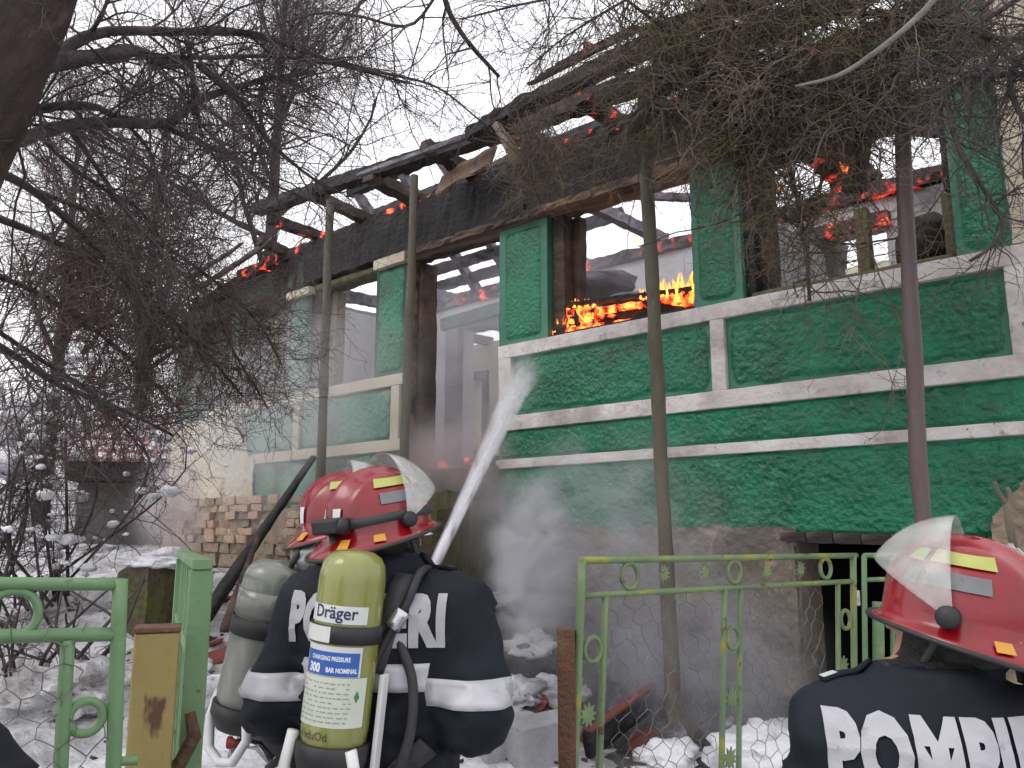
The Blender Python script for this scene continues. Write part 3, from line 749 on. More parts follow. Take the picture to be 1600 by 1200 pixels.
# inner lintel with the green strip, ceiling joists, burning top timber of the partition
timber('partition_plate', (-7.8, IY + 0.08, 4.76), (-3.6, IY + 0.08, 4.78), 0.26, 0.12, 'ember_soft', rough=0.2, seed=70)
timber('partition_plate', (-3.6, IY + 0.08, 4.78), (-0.9, IY + 0.08, 4.80), 0.26, 0.14, 'ember_soft', rough=0.2, seed=71)
timber('partition_plate', (-11.0, IY + 0.08, 4.76), (-7.8, IY + 0.08, 4.76), 0.24, 0.12, 'char_grey', rough=0.2, seed=72)
timber('inner_lintel', (h2[0] - 0.1, IY - 0.05, h2[3] + 0.05), (h2[1] + 0.05, IY - 0.05, h2[3] + 0.05), 0.10, 0.13, 'ember_soft', rough=0.12, seed=73)
timber('inner_lintel', (h1[0] - 0.35, IY - 0.06, h1[3] + 0.10), (h1[1] + 0.3, IY - 0.06, h1[3] + 0.16), 0.10, 0.16, 'green_pale', rough=0.06, seed=74)
timber('inner_jamb', (h1[0] - 0.13, IY - 0.05, 2.3), (h1[0] - 0.13, IY - 0.05, h1[3]), 0.24, 0.10, 'char_grey', rough=0.08, seed=75, up=(0, 1, 0))
for k, x in enumerate((-10.8, -10.2, -9.3, -8.4, -5.9, -1.2)):
    timber('ceiling_joist', (x, 0.9 if k % 3 else 1.4, 4.92 + 0.03 * (k % 2)), (x + rnd.uniform(-.3, .3), BY + 0.1, 5.08), 0.13, 0.15, 'char_grey', rough=0.12, seed=80 + k)
a = at_y(880, 300, 2.2); b = at_y(1040, 376, 3.4)
timber('fallen_rafter', a, b, 0.15, 0.13, 'char_grey', rough=0.14, seed=95)
a = at_y(960, 304, 3.0); b = at_y(1120, 311, 3.0)
timber('fallen_rafter', a, b, 0.10, 0.09, 'char_grey', rough=0.10, seed=96)
a = at_y(1290, 235, 1.9); b = at_y(1345, 290, 2.6)
timber('fallen_rafter', a, b, 0.42, 0.10, 'ember_soft', rough=0.2, seed=97)
a = at_y(1430, 190, 1.6); b = at_y(1480, 195, 1.6)
timber('fallen_rafter', a, b, 0.12, 0.20, 'char_grey', rough=0.2, seed=98)
a = at_y(1360, 170, 0.7); b = at_y(1330, 300, 0.7)
timber('hanging_lath', a, b, 0.11, 0.08, 'char_brown', rough=0.3, seed=99, up=(0, 1, 0))
for k, x in enumerate((-11.0, -9.8, -8.9, -1.0)):
    if x < XL: continue
    timber('rafter', (x, 2.8, 7.45), (x + rnd.uniform(-.15, .15), BY + 0.25, 5.05), 0.12, 0.14, 'char_grey', rough=0.12, seed=110 + k)
timber('ridge_beam', (-11.2, 2.8, 7.50), (-6.0, 2.8, 7.52), 0.14, 0.16, 'char', rough=0.15, seed=125)
for k in range(9):                               # boards left on the far slope behind the door
    f0 = k / 9.0
    y0 = 3.2 + 2.1 * f0; z0 = 7.45 - (y0 - 2.8) * 0.98
    x0 = -11.2 + rnd.uniform(0, 0.5); x1 = x0 + rnd.uniform(1.6, 5.5)
    timber('roof_board', (x0, y0, z0 + 0.09), (x1, y0, z0 + 0.10), 0.20, 0.025, 'char_grey', rough=0.12, seed=130 + k, up=(0, 1, 1))
# rubble heaped behind the broken windows
for k, (px, py, Y, w, h_, mt) in enumerate([(930, 452, 1.2, 0.9, 0.35, 'char_grey'), (990, 472, 1.0, 0.6, 0.14, 'char_grey'), (1200, 420, 1.7, 0.5, 0.6, 'char_grey'), (1455, 385, 0.9, 0.5, 0.45, 'char_brown'), (1300, 400, 2.6, 0.25, 0.5, 'char_grey')]):
    p = at_y(px, py, Y)
    n = 14
    mb = MB()
    th, ph = np.meshgrid(np.linspace(0, PI, 9), np.linspace(0, 2 * PI, n + 1)[:-1], indexing='ij')
    S = np.stack([np.sin(th) * np.cos(ph), np.sin(th) * np.sin(ph), np.cos(th)], -1)
    S = S * (1 + 0.35 * fbm(S * 2.2 + k * 9, 3, 40 + k))[..., None] * np.array([w / 2, 0.3, h_ / 2]) + p
    S = np.concatenate([S, S[:, :1]], 1); mb.grid(S)
    mb.build('debris_heap', mt, house, True)

# stone steps up to the door
steps = thing('stone_steps', (-5.4, -0.9, 0.9), 'mossy crumbling stone steps climbing to the open doorway', 'steps')
sm_ = []
for k in range(3):
    b_ = MB(); b_.box((0, 0, 0), (1, 1, 1), jit=0.06, rnd=rnd); sm_.append(raw_mesh('step_stone', b_, 'mossy_stone'))
for i in range(7):
    zt = 2.18 - 0.19 * i; yy = -0.12 - 0.27 * i
    x = -6.25 + 0.05 * i; xr = -5.05 + 0.10 * i
    while x < xr - 0.05:
        w = min(rnd.uniform(0.32, 0.55), xr - x)
        h_ = max(0.3, zt - gz((x, yy)) + 0.25)
        place('step_stone', rnd.choice(sm_), (x + w / 2, yy - 0.1 + rnd.uniform(-.04, .04), zt - h_ / 2 + rnd.uniform(-.03, .02)), (rnd.uniform(-.05, .05), rnd.uniform(-.04, .04), rnd.uniform(-.08, .08)), (w * .97, 0.40, h_), steps)
        x += w
def blob(name, c_, size, mat, seed, parent=None, lump=0.35, freq=2.2, nu=26, nv=18, flat=0.0):
    th, ph = np.meshgrid(np.linspace(0, PI, nv), np.linspace(0, 2 * PI, nu + 1), indexing='ij')
    S = np.stack([np.sin(th) * np.cos(ph), np.sin(th) * np.sin(ph), np.cos(th)], -1)
    q = 1 + lump * fbm(S * freq + seed * 7.7, 4, seed)
    q = q + 0.12 * lump * fbm(S * freq * 5 + seed, 2, seed + 2)
    S = S * q[..., None]
    if flat: S[..., 2] = np.where(S[..., 2] < -flat, -flat, S[..., 2])
    mb = MB(); mb.grid(S * np.asarray(size) / 2 + np.asarray(c_), flip=True)
    return mb.build(name, mat, parent, True)
for k, (i, off, w, d, h_) in enumerate([(3, 0.24, 0.36, 0.26, 0.09), (4, 0.24, 0.40, 0.28, 0.10), (5, 0.22, 0.42, 0.28, 0.10), (6, 0.3, 0.5, 0.32, 0.12), (6, 0.9, 0.6, 0.36, 0.10), (5, 1.0, 0.5, 0.3, 0.09)]):
    blob('snow_cap', (-5.05 + 0.10 * i - off, -0.25 - 0.27 * i, 2.175 - 0.19 * i), (w, d, h_), 'snow_clean', 60 + k, steps, 0.35, 2.0, 40, 24)
# ================================================================== trees, vines, shrubs
def resample(pts, n):
    pts = np.asarray(pts, float)
    if len(pts) > 2:                             # Catmull-Rom through the given points
        P = np.vstack([2 * pts[0] - pts[1], pts, 2 * pts[-1] - pts[-2]])
        out = []
        for i in range(1, len(P) - 2):
            for t in np.linspace(0, 1, 12, endpoint=False):
                p0, p1, p2, p3 = P[i - 1], P[i], P[i + 1], P[i + 2]
                out.append(0.5 * (2 * p1 + (p2 - p0) * t + (2 * p0 - 5 * p1 + 4 * p2 - p3) * t * t + (3 * p1 - p0 - 3 * p2 + p3) * t ** 3))
        out.append(P[-2]); pts = np.array(out)
    d = np.r_[0, np.cumsum(np.linalg.norm(np.diff(pts, axis=0), axis=1))]
    s = np.linspace(0, d[-1], n)
    return np.stack([np.interp(s, d, pts[:, k]) for k in range(3)], -1)
def limb(pxs, r0, r1, n=16, wob=0.0, seed=0):
    """a main branch traced by (pixel x, pixel y, depth) points"""
    P = resample([at_d(*q) for q in pxs], n)
    if wob: P = P + wob * np.stack([fbm(np.stack([np.arange(n) * 0.45, np.full(n, seed + k * 9.1), np.zeros(n)], -1), 2, seed) for k in range(3)], -1)
    return P, np.linspace(r0, r1, n)
def unit(v):
    return v / (np.linalg.norm(v, axis=-1, keepdims=True) + 1e-9)
def shoots(parents, n, rg, length, rfac, K=7, spread=0.9, bias=(0, 0, 0), wander=0.35, tmin=0.15, lvar=0.5, rmin=0.0012, curl=0.0, rmax=None, tip=0.35):
    """n shoots leaving at random places of the parent paths [(N,K,3),(N,K)]; returns the same kind of arrays"""
    P, r_ = parents
    N, KP, _ = P.shape
    seglen = np.linalg.norm(np.diff(P, axis=1), axis=2).sum(1)
    i = rg.choice(N, n, p=seglen / seglen.sum())
    t = tmin + (1 - tmin) * rg.rand(n) ** 0.9
    u = t * (KP - 1); k = np.minimum(u.astype(int), KP - 2); f = (u - k)[:, None]
    s0 = P[i, k] * (1 - f) + P[i, k + 1] * f
    rr = r_[i, k] * (1 - f[:, 0]) + r_[i, k + 1] * f[:, 0]
    tan = unit(P[i, k + 1] - P[i, k])
    d = unit(tan * (1 - 0.5 * spread) + spread * unit(rg.randn(n, 3)) + np.asarray(bias, float))
    L = length * (1 - lvar + 2 * lvar * rg.rand(n)) * (1.15 - 0.6 * t)
    out = np.zeros((n, K, 3)); out[:, 0] = s0
    ax = unit(rg.randn(n, 3))
    for q in range(1, K):
        d = unit(d + wander * rg.randn(n, 3) * 0.6 + np.asarray(bias, float) * 0.22 + curl * np.cross(ax, d))
        out[:, q] = out[:, q - 1] + d * (L / (K - 1))[:, None]
    r0 = np.maximum(rr * rfac, rmin)
    if rmax is not None: r0 = np.minimum(r0, rmax)
    rad = r0[:, None] * np.linspace(1, tip, K)[None]
    return out, np.maximum(rad, rmin * 0.7)
def asgroup(limbs):
    return np.stack([p for p, _ in limbs]), np.stack([r_ for _, r_ in limbs])
def put_limbs(limbs, mat, parent, name='limb', sides=10, lump=0.0):
    for k, (P, r_) in enumerate(limbs):
        rr = r_ * (1 + lump * fbm(np.stack([np.arange(len(r_)) * 0.9, np.full(len(r_), k * 3.3), np.zeros(len(r_))], -1), 2, k))
        mb = MB(); mb.tube(P, rr, sides); mb.build(name, mat, parent, True)

# ---- the big old tree whose trunk crosses the corner
tb = at_d(-420, 1150, 3.6)
tree1 = thing('old_tree', (tb[0], tb[1], gz(tb)), 'thick leaning dark tree trunk with long bare limbs reaching over the yard', 'tree')
tr = limb([(-420, 1250, 3.5), (-250, 700, 3.4), (-110, 350, 3.3), (15, 60, 3.2), (90, -120, 3.2), (200, -420, 3.2)], 0.26, 0.13, 22)
mb = MB(); mb.tube(tr[0], tr[1] * (1 + 0.12 * fbm(np.stack([np.arange(22) * 0.8, np.zeros(22), np.zeros(22)], -1), 2, 4)), 18); mb.build('trunk', 'bark_red', tree1, True)
L1 = [limb([(-10, 150, 3.3), (60, 108, 3.4), (150, 52, 3.6), (290, 50, 3.8), (400, 55, 4.0), (540, 104, 4.2)], 0.032, 0.011, 18),
      limb([(-10, 160, 3.3), (60, 105, 3.4), (150, 88, 3.6), (215, 80, 3.7), (255, 100, 3.8), (300, 98, 3.9)], 0.048, 0.020, 18),
      limb([(-60, 255, 3.4), (40, 215, 3.5), (130, 192, 3.7), (265, 192, 3.9), (300, 160, 4.0), (400, 128, 4.1), (490, 112, 4.2)], 0.034, 0.011, 18),
      limb([(-60, 230, 3.4), (15, 188, 3.5), (70, 168, 3.6), (145, 166, 3.7), (180, 182, 3.8), (240, 190, 3.9)], 0.026, 0.014, 18),
      limb([(240, 190, 3.9), (330, 230, 4.1), (410, 280, 4.3), (480, 310, 4.5)], 0.014, 0.006, 18),
      limb([(310, 100, 3.9), (370, 155, 4.1), (420, 220, 4.4), (470, 265, 4.6), (520, 300, 4.8)], 0.020, 0.007, 18),
      limb([(225, 85, 3.7), (300, 90, 3.9), (430, 88, 4.1), (520, 100, 4.3), (640, 130, 4.5)], 0.012, 0.006, 18),
      limb([(140, 55, 3.6), (160, 20, 3.5), (180, -30, 3.5)], 0.012, 0.008, 18),
      limb([(0, 270, 3.6), (40, 290, 3.8), (90, 330, 4.0), (150, 390, 4.3), (210, 460, 4.6), (260, 540, 4.9)], 0.022, 0.008, 18),
      limb([(-40, 520, 3.8), (30, 560, 4.2), (90, 600, 4.6), (190, 640, 5.0), (270, 680, 5.4)], 0.022, 0.008, 18),
      limb([(110, 205, 3.7), (150, 260, 3.9), (190, 320, 4.1), (240, 380, 4.4), (275, 430, 4.7)], 0.012, 0.005, 18),
      limb([(200, 195, 3.8), (235, 240, 4.0), (250, 300, 4.2), (262, 330, 4.4)], 0.011, 0.005, 18),
      limb([(60, 210, 3.6), (110, 260, 3.8), (170, 300, 4.0), (220, 330, 4.2), (270, 400, 4.5)], 0.012, 0.005, 18),
      limb([(290, 50, 3.8), (300, 110, 3.9), (304, 180, 4.0)], 0.014, 0.012, 18),
      limb([(690, -20, 4.2), (705, 25, 4.3), (735, 70, 4.4), (780, 120, 4.5)], 0.016, 0.010, 18),
      limb([(690, -20, 4.2), (640, 40, 4.3), (560, 25, 4.2), (500, 20, 4.1), (430, 40, 4.0)], 0.010, 0.005, 18),
      limb([(530, 98, 4.2), (590, 112, 4.3), (680, 135, 4.5), (740, 180, 4.6), (780, 215, 4.8)], 0.009, 0.004, 18)]
put_limbs(L1, 'bark', tree1, lump=0.25)
rg = np.random.RandomState(5)
G = asgroup(L1)
s1 = shoots(G, 300, rg, 0.75, 0.55, 9, 0.9, (0.0, 0, -0.15), 0.30, 0.1, rmax=0.007, rmin=0.0022)
s2 = shoots(s1, 1500, rg, 0.34, 0.6, 7, 0.9, (0, 0, -0.05), 0.35, 0.1, rmin=0.0016)
s3 = shoots(s2, 4200, rg, 0.14, 0.65, 5, 0.9, (0, 0, 0), 0.35, 0.1, rmin=0.0012)
strands('twigs', [s1, s2, s3], 'twig', tree1)
# the low boughs: a hanging reddish brown mass before the left end of the house
LB = [limb([(-30, 330, 4.6), (90, 380, 5.2), (210, 450, 5.8), (310, 540, 6.3), (380, 620, 6.6)], 0.026, 0.008, 18),
      limb([(-30, 420, 4.8), (80, 470, 5.4), (190, 550, 5.9), (280, 640, 6.2)], 0.022, 0.008, 18),
      limb([(60, 300, 4.8), (190, 350, 5.6), (310, 420, 6.2), (400, 500, 6.6), (440, 570, 6.8)], 0.020, 0.007, 18),
      limb([(-30, 500, 4.8), (60, 560, 5.2), (150, 620, 5.6), (220, 700, 5.9)], 0.018, 0.007, 18),
      limb([(150, 320, 5.2), (200, 420, 5.8), (230, 520, 6.2), (240, 620, 6.4)], 0.014, 0.006, 18),
      limb([(250, 400, 5.9), (330, 470, 6.4), (360, 540, 6.6), (420, 640, 6.9)], 0.013, 0.006, 18)]
put_limbs(LB, 'bark', tree1, lump=0.25, sides=8)
GB = asgroup(LB)
b1 = shoots(GB, 420, rg, 0.85, 0.5, 9, 1.0, (0, 0, -0.05), 0.36, 0.1, rmax=0.006, rmin=0.003)
b2 = shoots(b1, 2600, rg, 0.40, 0.6, 7, 1.0, (0, 0, -0.03), 0.40, 0.05, rmin=0.0024)
b3 = shoots(b2, 5200, rg, 0.17, 0.7, 5, 1.0, (0, 0, 0), 0.4, 0.05, rmin=0.0018)
strands('low_twigs', [b1, b2, b3], 'twig_red', tree1)

# ---- tree standing behind the house's left end: a haze of fine upright twigs
def far_tree(base_px, D, height, label, seed, mat='twig', n2=260, n3=1500, n4=5000, lean=0.0, crown=0.35, wid=1.0, rmin=0.0035, name='bare_tree'):
    rg = np.random.RandomState(seed)
    b = at_d(base_px[0], base_px[1], D); b[2] = gz(b)
    t = thing(name, b, label, 'tree', 'bare trees behind the yard')
    top = b + np.array([RV[0] * lean, RV[1] * lean, height])
    P = resample([b, b + (top - b) * 0.4 + 0.15 * rg.randn(3), top], 14)
    rad = np.linspace(0.012 * height + 0.05, 0.02, 14)
    mb = MB(); mb.tube(P, rad, 10); mb.build('trunk', 'bark', t, True)
    g1 = shoots((P[None], rad[None]), 26, rg, height * crown * wid, 0.5, 9, 0.9, (0, 0, 0.35), 0.2, 0.25, 0.3, 0.012)
    strands('branches', [g1], 'bark', t, 5, True)
    g2 = shoots(g1, n2, rg, height * 0.16, 0.5, 7, 0.9, (0, 0, 0.15), 0.3, 0.15, rmin=0.006)
    g3 = shoots(g2, n3, rg, height * 0.085, 0.6, 6, 0.95, (0, 0, 0.05), 0.35, 0.1, rmin=rmin)
    g4 = shoots(g3, n4, rg, height * 0.045, 0.7, 4, 0.95, (0, 0, 0), 0.35, 0.1, rmin=rmin)
    strands('twigs', [g2, g3, g4], mat, t)
    return t
far_tree((400, 840), 15.0, 12.5, 'tall bare tree with dense fine twigs rising behind the roofless left end of the house', 21, n2=420, n3=3200, n4=9000)
far_tree((215, 840), 17.0, 9.0, 'slim bare tree seen through the thicket between the old trunk and the house', 22, n2=220, n3=1400, n4=4000)
far_tree((60, 840), 14.0, 8.0, 'bare bushy tree at the left edge behind the snow covered shrub', 23, 'twig_red', n2=300, n3=2200, n4=6000)

# ---- brown thicket left of the house: several shrubs, each on its own foot
def shrub(px, py, D, h_, wid, n_st, n2, n3, mat, label, seed, droop=-0.05, name='bare_shrub', group='bare shrubs left of the house', lean=(0, 0, 0), rmin=0.0022, cat='shrub'):
    rg = np.random.RandomState(seed)
    b = at_d(px, py, D); b[2] = gz(b)
    t = thing(name, b, label, cat, group)
    st = []
    for k in range(n_st):
        a = rg.rand() * 2 * PI; q = wid * (0.25 + 0.75 * rg.rand())
        top = b + np.array([math.cos(a) * q, math.sin(a) * q, h_ * (0.65 + 0.4 * rg.rand())]) + np.asarray(lean) * (0.5 + rg.rand())
        st.append((resample([b + 0.12 * rg.randn(3) * np.array([1, 1, 0]), b * 0.5 + top * 0.5 + 0.18 * h_ * rg.randn(3) * np.array([1, 1, 0.3]), top], 12), np.linspace(0.016, 0.005, 12) * (0.7 + 0.6 * rg.rand())))
    strands('stems', [asgroup(st)], 'bark', t, 5, True)
    g1 = shoots(asgroup(st), n2, rg, h_ * 0.36, 0.6, 8, 1.0, (0, 0, droop), 0.35, 0.12, rmin=0.003, rmax=0.006)
    g2 = shoots(g1, n3, rg, h_ * 0.15, 0.65, 6, 1.0, (0, 0, droop), 0.4, 0.05, rmin=rmin)
    g3 = shoots(g2, int(n3 * 1.3), rg, h_ * 0.07, 0.7, 4, 1.0, (0, 0, 0), 0.4, 0.05, rmin=rmin * 0.85)
    strands('twigs', [g1, g2, g3], mat, t)
    return t, (g1, g2)
shrub(-20, 960, 6.6, 2.2, 0.7, 7, 90, 400, 'twig', 'dark spindly shrub at the left edge of the thicket', 34)
shrub(225, 900, 15.0, 5.2, 1.9, 18, 420, 2600, 'twig_red', 'wide reddish shrub rising behind the grey shed', 36)
# snow laden shrub
sn, sb_ = shrub(60, 920, 7.0, 2.2, 1.0, 12, 200, 800, 'twig', 'shrub laden with clumps of white snow beside the shed', 38)
rg = np.random.RandomState(77)
for k in range(170):                             # snow caught where twigs fork
    G_ = sb_[k % 2][0]; p = G_[rg.randint(len(G_)), rg.randint(G_.shape[1])]
    w = 0.04 + 0.13 * rg.rand() ** 2.0
    blob('snow_clump', p + ZV * w * 0.15, (w * 1.2, w, w * 0.6), 'snow_clean', 300 + k, sn, 0.5, 2.4, 12, 9)
for k in range(12):
    p = at_d(rg.uniform(-25, 75), rg.uniform(585, 740), 7.2 + rg.uniform(-0.5, 0.9)); w = 0.16 + 0.16 * rg.rand()
    blob('snow_clump', p, (w * 1.1, w, w * 0.75), 'snow_clean', 600 + k, sn, 0.6, 2.2, 20, 14)
# low branchy scrub right behind the fence
shrub(120, 960, 5.6, 0.75, 0.5, 8, 30, 90, 'twig_brown', 'low scrub with bent pale shoots just behind the green fence', 39, name='bare_shrub')
shrub(20, 970, 5.6, 0.7, 0.5, 7, 30, 100, 'twig_red', 'low reddish scrub at the left edge behind the fence ring', 40)

# ---- the trellis: four poles with the old vine on them
POLES = []
def trellis_pole(name, top, bot, r0, mat, label, Y0, Yb=None):
    a = at_y(top[0], top[1], Y0); b = at_y(bot[0], bot[1], Y0 if Yb is None else Yb)
    gb = gz(b); d = b - a
    if b[2] > gb: b = a + d * ((gb - 0.15 - a[2]) / d[2])
    t = thing(name, (b[0], b[1], gb), label, 'pole', 'trellis poles before the house')
    n = 34; P = resample([a, b], n)
    sd_ = int(top[0])
    P = P + 0.008 * np.stack([fbm(np.stack([np.arange(n) * 0.5, np.full(n, sd_ + k * 3.0), np.zeros(n)], -1), 2, 3) for k in range(3)], -1)
    mb = MB(); mb.tube(P, np.linspace(r0, r0 * 1.12, n) * (1 + 0.14 * fbm(np.stack([np.arange(n) * 0.7, np.full(n, sd_ * 1.3), np.zeros(n)], -1), 3, 6)), 12); mb.build('shaft', mat, t, True)
    POLES.append((a, b))
    return t
trellis_pole('trellis_pole', (516, 312), (500, 760), 0.040, 'pole_wood', 'thin grey wooden pole before the small left window', -1.0)
trellis_pole('trellis_pole', (648, 275), (630, 760), 0.038, 'pole_wood', 'thin wooden pole standing just left of the open doorway', -0.75)
trellis_pole('trellis_pole', (1003, 110), (1052, 1120), 0.040, 'pole_wood', 'long mossy wooden pole crossing the burning window', -1.2)
trellis_pole('trellis_pole', (1403, 60), (1440, 800), 0.038, 'pole_rust', 'smooth brown metal pole in front of the rightmost window', -1.25)
vb = POLES[2][1]
vine = thing('climbing_vine', (vb[0] + 0.15, vb[1], gz(vb)), 'overgrown leafless vine hanging in a dense brown tangle over the right windows', 'vine')
rg = np.random.RandomState(9)
LV = [limb([(1000, 200, 4.9), (1060, 90, 4.8), (1160, 40, 4.5), (1290, 20, 4.2), (1420, 30, 4.0), (1560, 60, 3.8), (1700, 60, 3.6)], 0.020, 0.012, 20),
      limb([(1000, 150, 5.0), (1100, 120, 4.7), (1200, 130, 4.5), (1310, 150, 4.3), (1400, 130, 4.1), (1500, 100, 3.9)], 0.018, 0.010, 20),
      limb([(960, 60, 5.2), (1080, 20, 4.8), (1200, -20, 4.5), (1400, -60, 4.2)], 0.018, 0.010, 20),
      limb([(1265, 470, 4.6), (1258, 380, 4.55), (1238, 280, 4.5), (1215, 180, 4.5), (1200, 100, 4.5)], 0.011, 0.011, 20),
      limb([(1350, 300, 4.4), (1345, 240, 4.35), (1352, 170, 4.3), (1370, 90, 4.2)], 0.028, 0.022, 20),
      limb([(1150, 60, 4.6), (1170, 120, 4.6), (1160, 200, 4.6), (1150, 270, 4.7)], 0.016, 0.008, 20),
      limb([(1080, 40, 4.8), (1040, 100, 4.8), (1020, 180, 4.9)], 0.014, 0.010, 20)]
put_limbs(LV, 'bark', vine, 'cane', 8, 0.3)
GV = asgroup(LV)
v0 = shoots(GV, 70, rg, 0.85, 0.6, 14, 1.0, (0, 0, -0.12), 0.30, 0.0, rmax=0.009, rmin=0.005, curl=0.10)
strands('canes', [v0], 'bark', vine, 6, True)
v1 = shoots(GV, 520, rg, 0.60, 0.45, 10, 1.0, (0, 0, -0.10), 0.38, 0.0, rmax=0.0055, rmin=0.003, curl=0.05)
v2 = shoots(v1, 3400, rg, 0.36, 0.7, 8, 1.0, (0, 0, -0.08), 0.42, 0.0, rmin=0.0023, curl=0.14)
v3 = shoots(v2, 7500, rg, 0.18, 0.7, 5, 1.0, (0, 0, -0.05), 0.4, 0.0, rmin=0.0015)
strands('twigs', [v1, v2, v3], 'twig_vine', vine)
w1 = shoots(GV, 160, rg, 0.55, 0.5, 8, 1.0, (0, 0, -0.1), 0.45, 0.0, rmax=0.006, rmin=0.003)
w2 = shoots(w1, 1400, rg, 0.22, 0.65, 6, 1.0, (0, 0, -0.1), 0.45, 0.0, rmin=0.0020)
strands('mossy_twigs', [w1, w2], 'twig_mossy', vine)
# hanging ends over the wall and the white band
hang = [limb([(1340, 300, 4.4), (1352, 380, 4.4), (1345, 450, 4.4), (1320, 540, 4.4)], 0.005, 0.002, 14, 0.02, 3),
        limb([(1262, 400, 4.5), (1300, 440, 4.5), (1340, 490, 4.5), (1372, 545, 4.5), (1392, 600, 4.5), (1380, 660, 4.5), (1355, 690, 4.5)], 0.005, 0.002, 14, 0.02, 4),
        limb([(1360, 395, 4.4), (1385, 450, 4.4), (1410, 520, 4.4), (1400, 590, 4.4), (1389, 640, 4.4)], 0.005, 0.0018, 14, 0.02, 5),
        limb([(1295, 330, 4.5), (1330, 380, 4.5), (1362, 400, 4.5), (1370, 440, 4.5)], 0.006, 0.003, 14, 0.02, 6)]
h2_ = shoots(asgroup(hang), 60, rg, 0.22, 0.6, 6, 1.0, (0, 0, -0.1), 0.4, 0.0, rmin=0.0018)
strands('hanging_shoots', [asgroup(hang), h2_], 'twig_vine', vine, 4)
# the bird's-nest clump of the same kind over the doorway
nb = at_y(842, 255, -1.0)
nest = thing('vine_clump', nb + np.array([0, 0, -0.4]), 'round bird-nest like tangle of bare vine shoots caught over the doorway', 'vine')
st = []
for k in range(10):
    a = rg.rand() * 2 * PI
    st.append((resample([nb + np.array([-0.05, 0.1, 0.35]) + 0.05 * rg.randn(3), nb + 0.10 * rg.randn(3), nb + np.array([0.34 * math.cos(a), 0.2 * math.sin(a), -0.12 + 0.12 * rg.randn()])], 12), np.linspace(0.008, 0.004, 12)))
n1 = shoots(asgroup(st), 260, rg, 0.42, 0.6, 10, 1.0, (0, 0, -0.06), 0.35, 0.1, rmin=0.0028, curl=0.28)
n2_ = shoots(n1, 900, rg, 0.22, 0.65, 7, 1.0, (0, 0, -0.02), 0.4, 0.0, rmin=0.002, curl=0.2)
strands('twigs', [asgroup(st), n1, n2_], 'twig_vine', nest)
mb = MB(); q = resample([at_y(775, 195, -1.0), at_y(795, 225, -1.0), at_y(815, 262, -1.0)], 8); mb.tube(q, np.linspace(0.035, 0.06, 8), 9); mb.build('cane', 'twig_vine', nest, True)

# ---- tree on the right whose limbs cross the corner of the house
rb = at_d(1900, 1100, 3.4)
tree2 = thing('bare_tree', (rb[0], rb[1], gz(rb)), 'bare tree beyond the right edge whose bent limbs cross the corner of the house', 'tree')
tk = limb([(1900, 1180, 3.4), (1870, 700, 3.4), (1820, 250, 3.4), (1790, -100, 3.4)], 0.11, 0.06, 16)
mb = MB(); mb.tube(*tk, 14); mb.build('trunk', 'bark', tree2, True)
L2 = [limb([(1830, 150, 3.4), (1700, 125, 3.5), (1600, 116, 3.5), (1530, 118, 3.55), (1460, 108, 3.6)], 0.020, 0.012, 16),
      limb([(1475, 120, 3.6), (1482, 170, 3.6), (1500, 235, 3.6), (1540, 300, 3.6), (1568, 350, 3.6), (1550, 385, 3.6), (1515, 408, 3.6)], 0.015, 0.007, 16),
      limb([(1490, -60, 3.3), (1462, -5, 3.3), (1425, 35, 3.3), (1370, 80, 3.3), (1310, 118, 3.3), (1243, 135, 3.3)], 0.016, 0.006, 16),
      limb([(1800, 20, 3.4), (1650, 60, 3.5), (1580, 110, 3.5), (1595, 180, 3.5), (1640, 230, 3.5)], 0.018, 0.010, 16),
      limb([(1800, -60, 3.4), (1640, -30, 3.6), (1540, 30, 3.8), (1440, 60, 4.0), (1330, 90, 4.1)], 0.016, 0.008, 16)]
for k, (P, r_) in enumerate(L2):
    mb = MB(); mb.tube(P, r_ * (1 + 0.2 * fbm(np.stack([np.arange(16) * 0.9, np.full(16, k * 3.3), np.zeros(16)], -1), 2, k)), 9); mb.build('limb', 'bark_grey' if k == 2 else 'bark', tree2, True)
rg = np.random.RandomState(15)
G2 = asgroup([L2[0], L2[1], L2[3], L2[4]])
r1 = shoots(G2, 120, rg, 0.5, 0.5, 9, 1.0, (0, 0, -0.08), 0.38, 0.05, rmax=0.005, rmin=0.0022)
r2 = shoots(r1, 620, rg, 0.26, 0.65, 7, 1.0, (0, 0, -0.06), 0.4, 0.05, rmin=0.0016)
r3 = shoots(r2, 1200, rg, 0.10, 0.7, 4, 1.0, (0, 0, 0), 0.4, 0.05, rmin=0.0012)
strands('twigs', [r1, r2, r3], 'twig', tree2)

# ---- twigs hanging into the sky between the trees
ob = at_d(900, 900, 5.0)
tree3 = thing('bare_tree', (POLES[1][1][0] + 1.2, -2.2, gz((POLES[1][1][0] + 1.2, -2.2))), 'slender bare tree whose drooping twigs hang over the eaves in the middle', 'tree')
L3 = [limb([(960, -60, 4.6), (880, -10, 4.7), (800, 10, 4.8), (720, 30, 4.9)], 0.012, 0.005, 14),
      limb([(1050, -40, 4.6), (960, 10, 4.8), (880, 60, 4.9), (820, 110, 5.0)], 0.010, 0.004, 14),
      limb([(980, 0, 4.8), (1040, 50, 4.8), (1080, 110, 4.8)], 0.010, 0.005, 14),
      limb([(600, -40, 4.6), (560, 10, 4.7), (520, 60, 4.8)], 0.010, 0.004, 14)]
put_limbs(L3, 'bark', tree3, lump=0.2, sides=8)
G3 = asgroup(L3)
t1 = shoots(G3, 110, rg, 0.65, 0.6, 10, 0.9, (0, 0, -0.32), 0.30, 0.0, rmax=0.0045, rmin=0.0022)
t2 = shoots(t1, 600, rg, 0.26, 0.6, 7, 0.9, (0, 0, -0.15), 0.35, 0.1, rmin=0.0015)
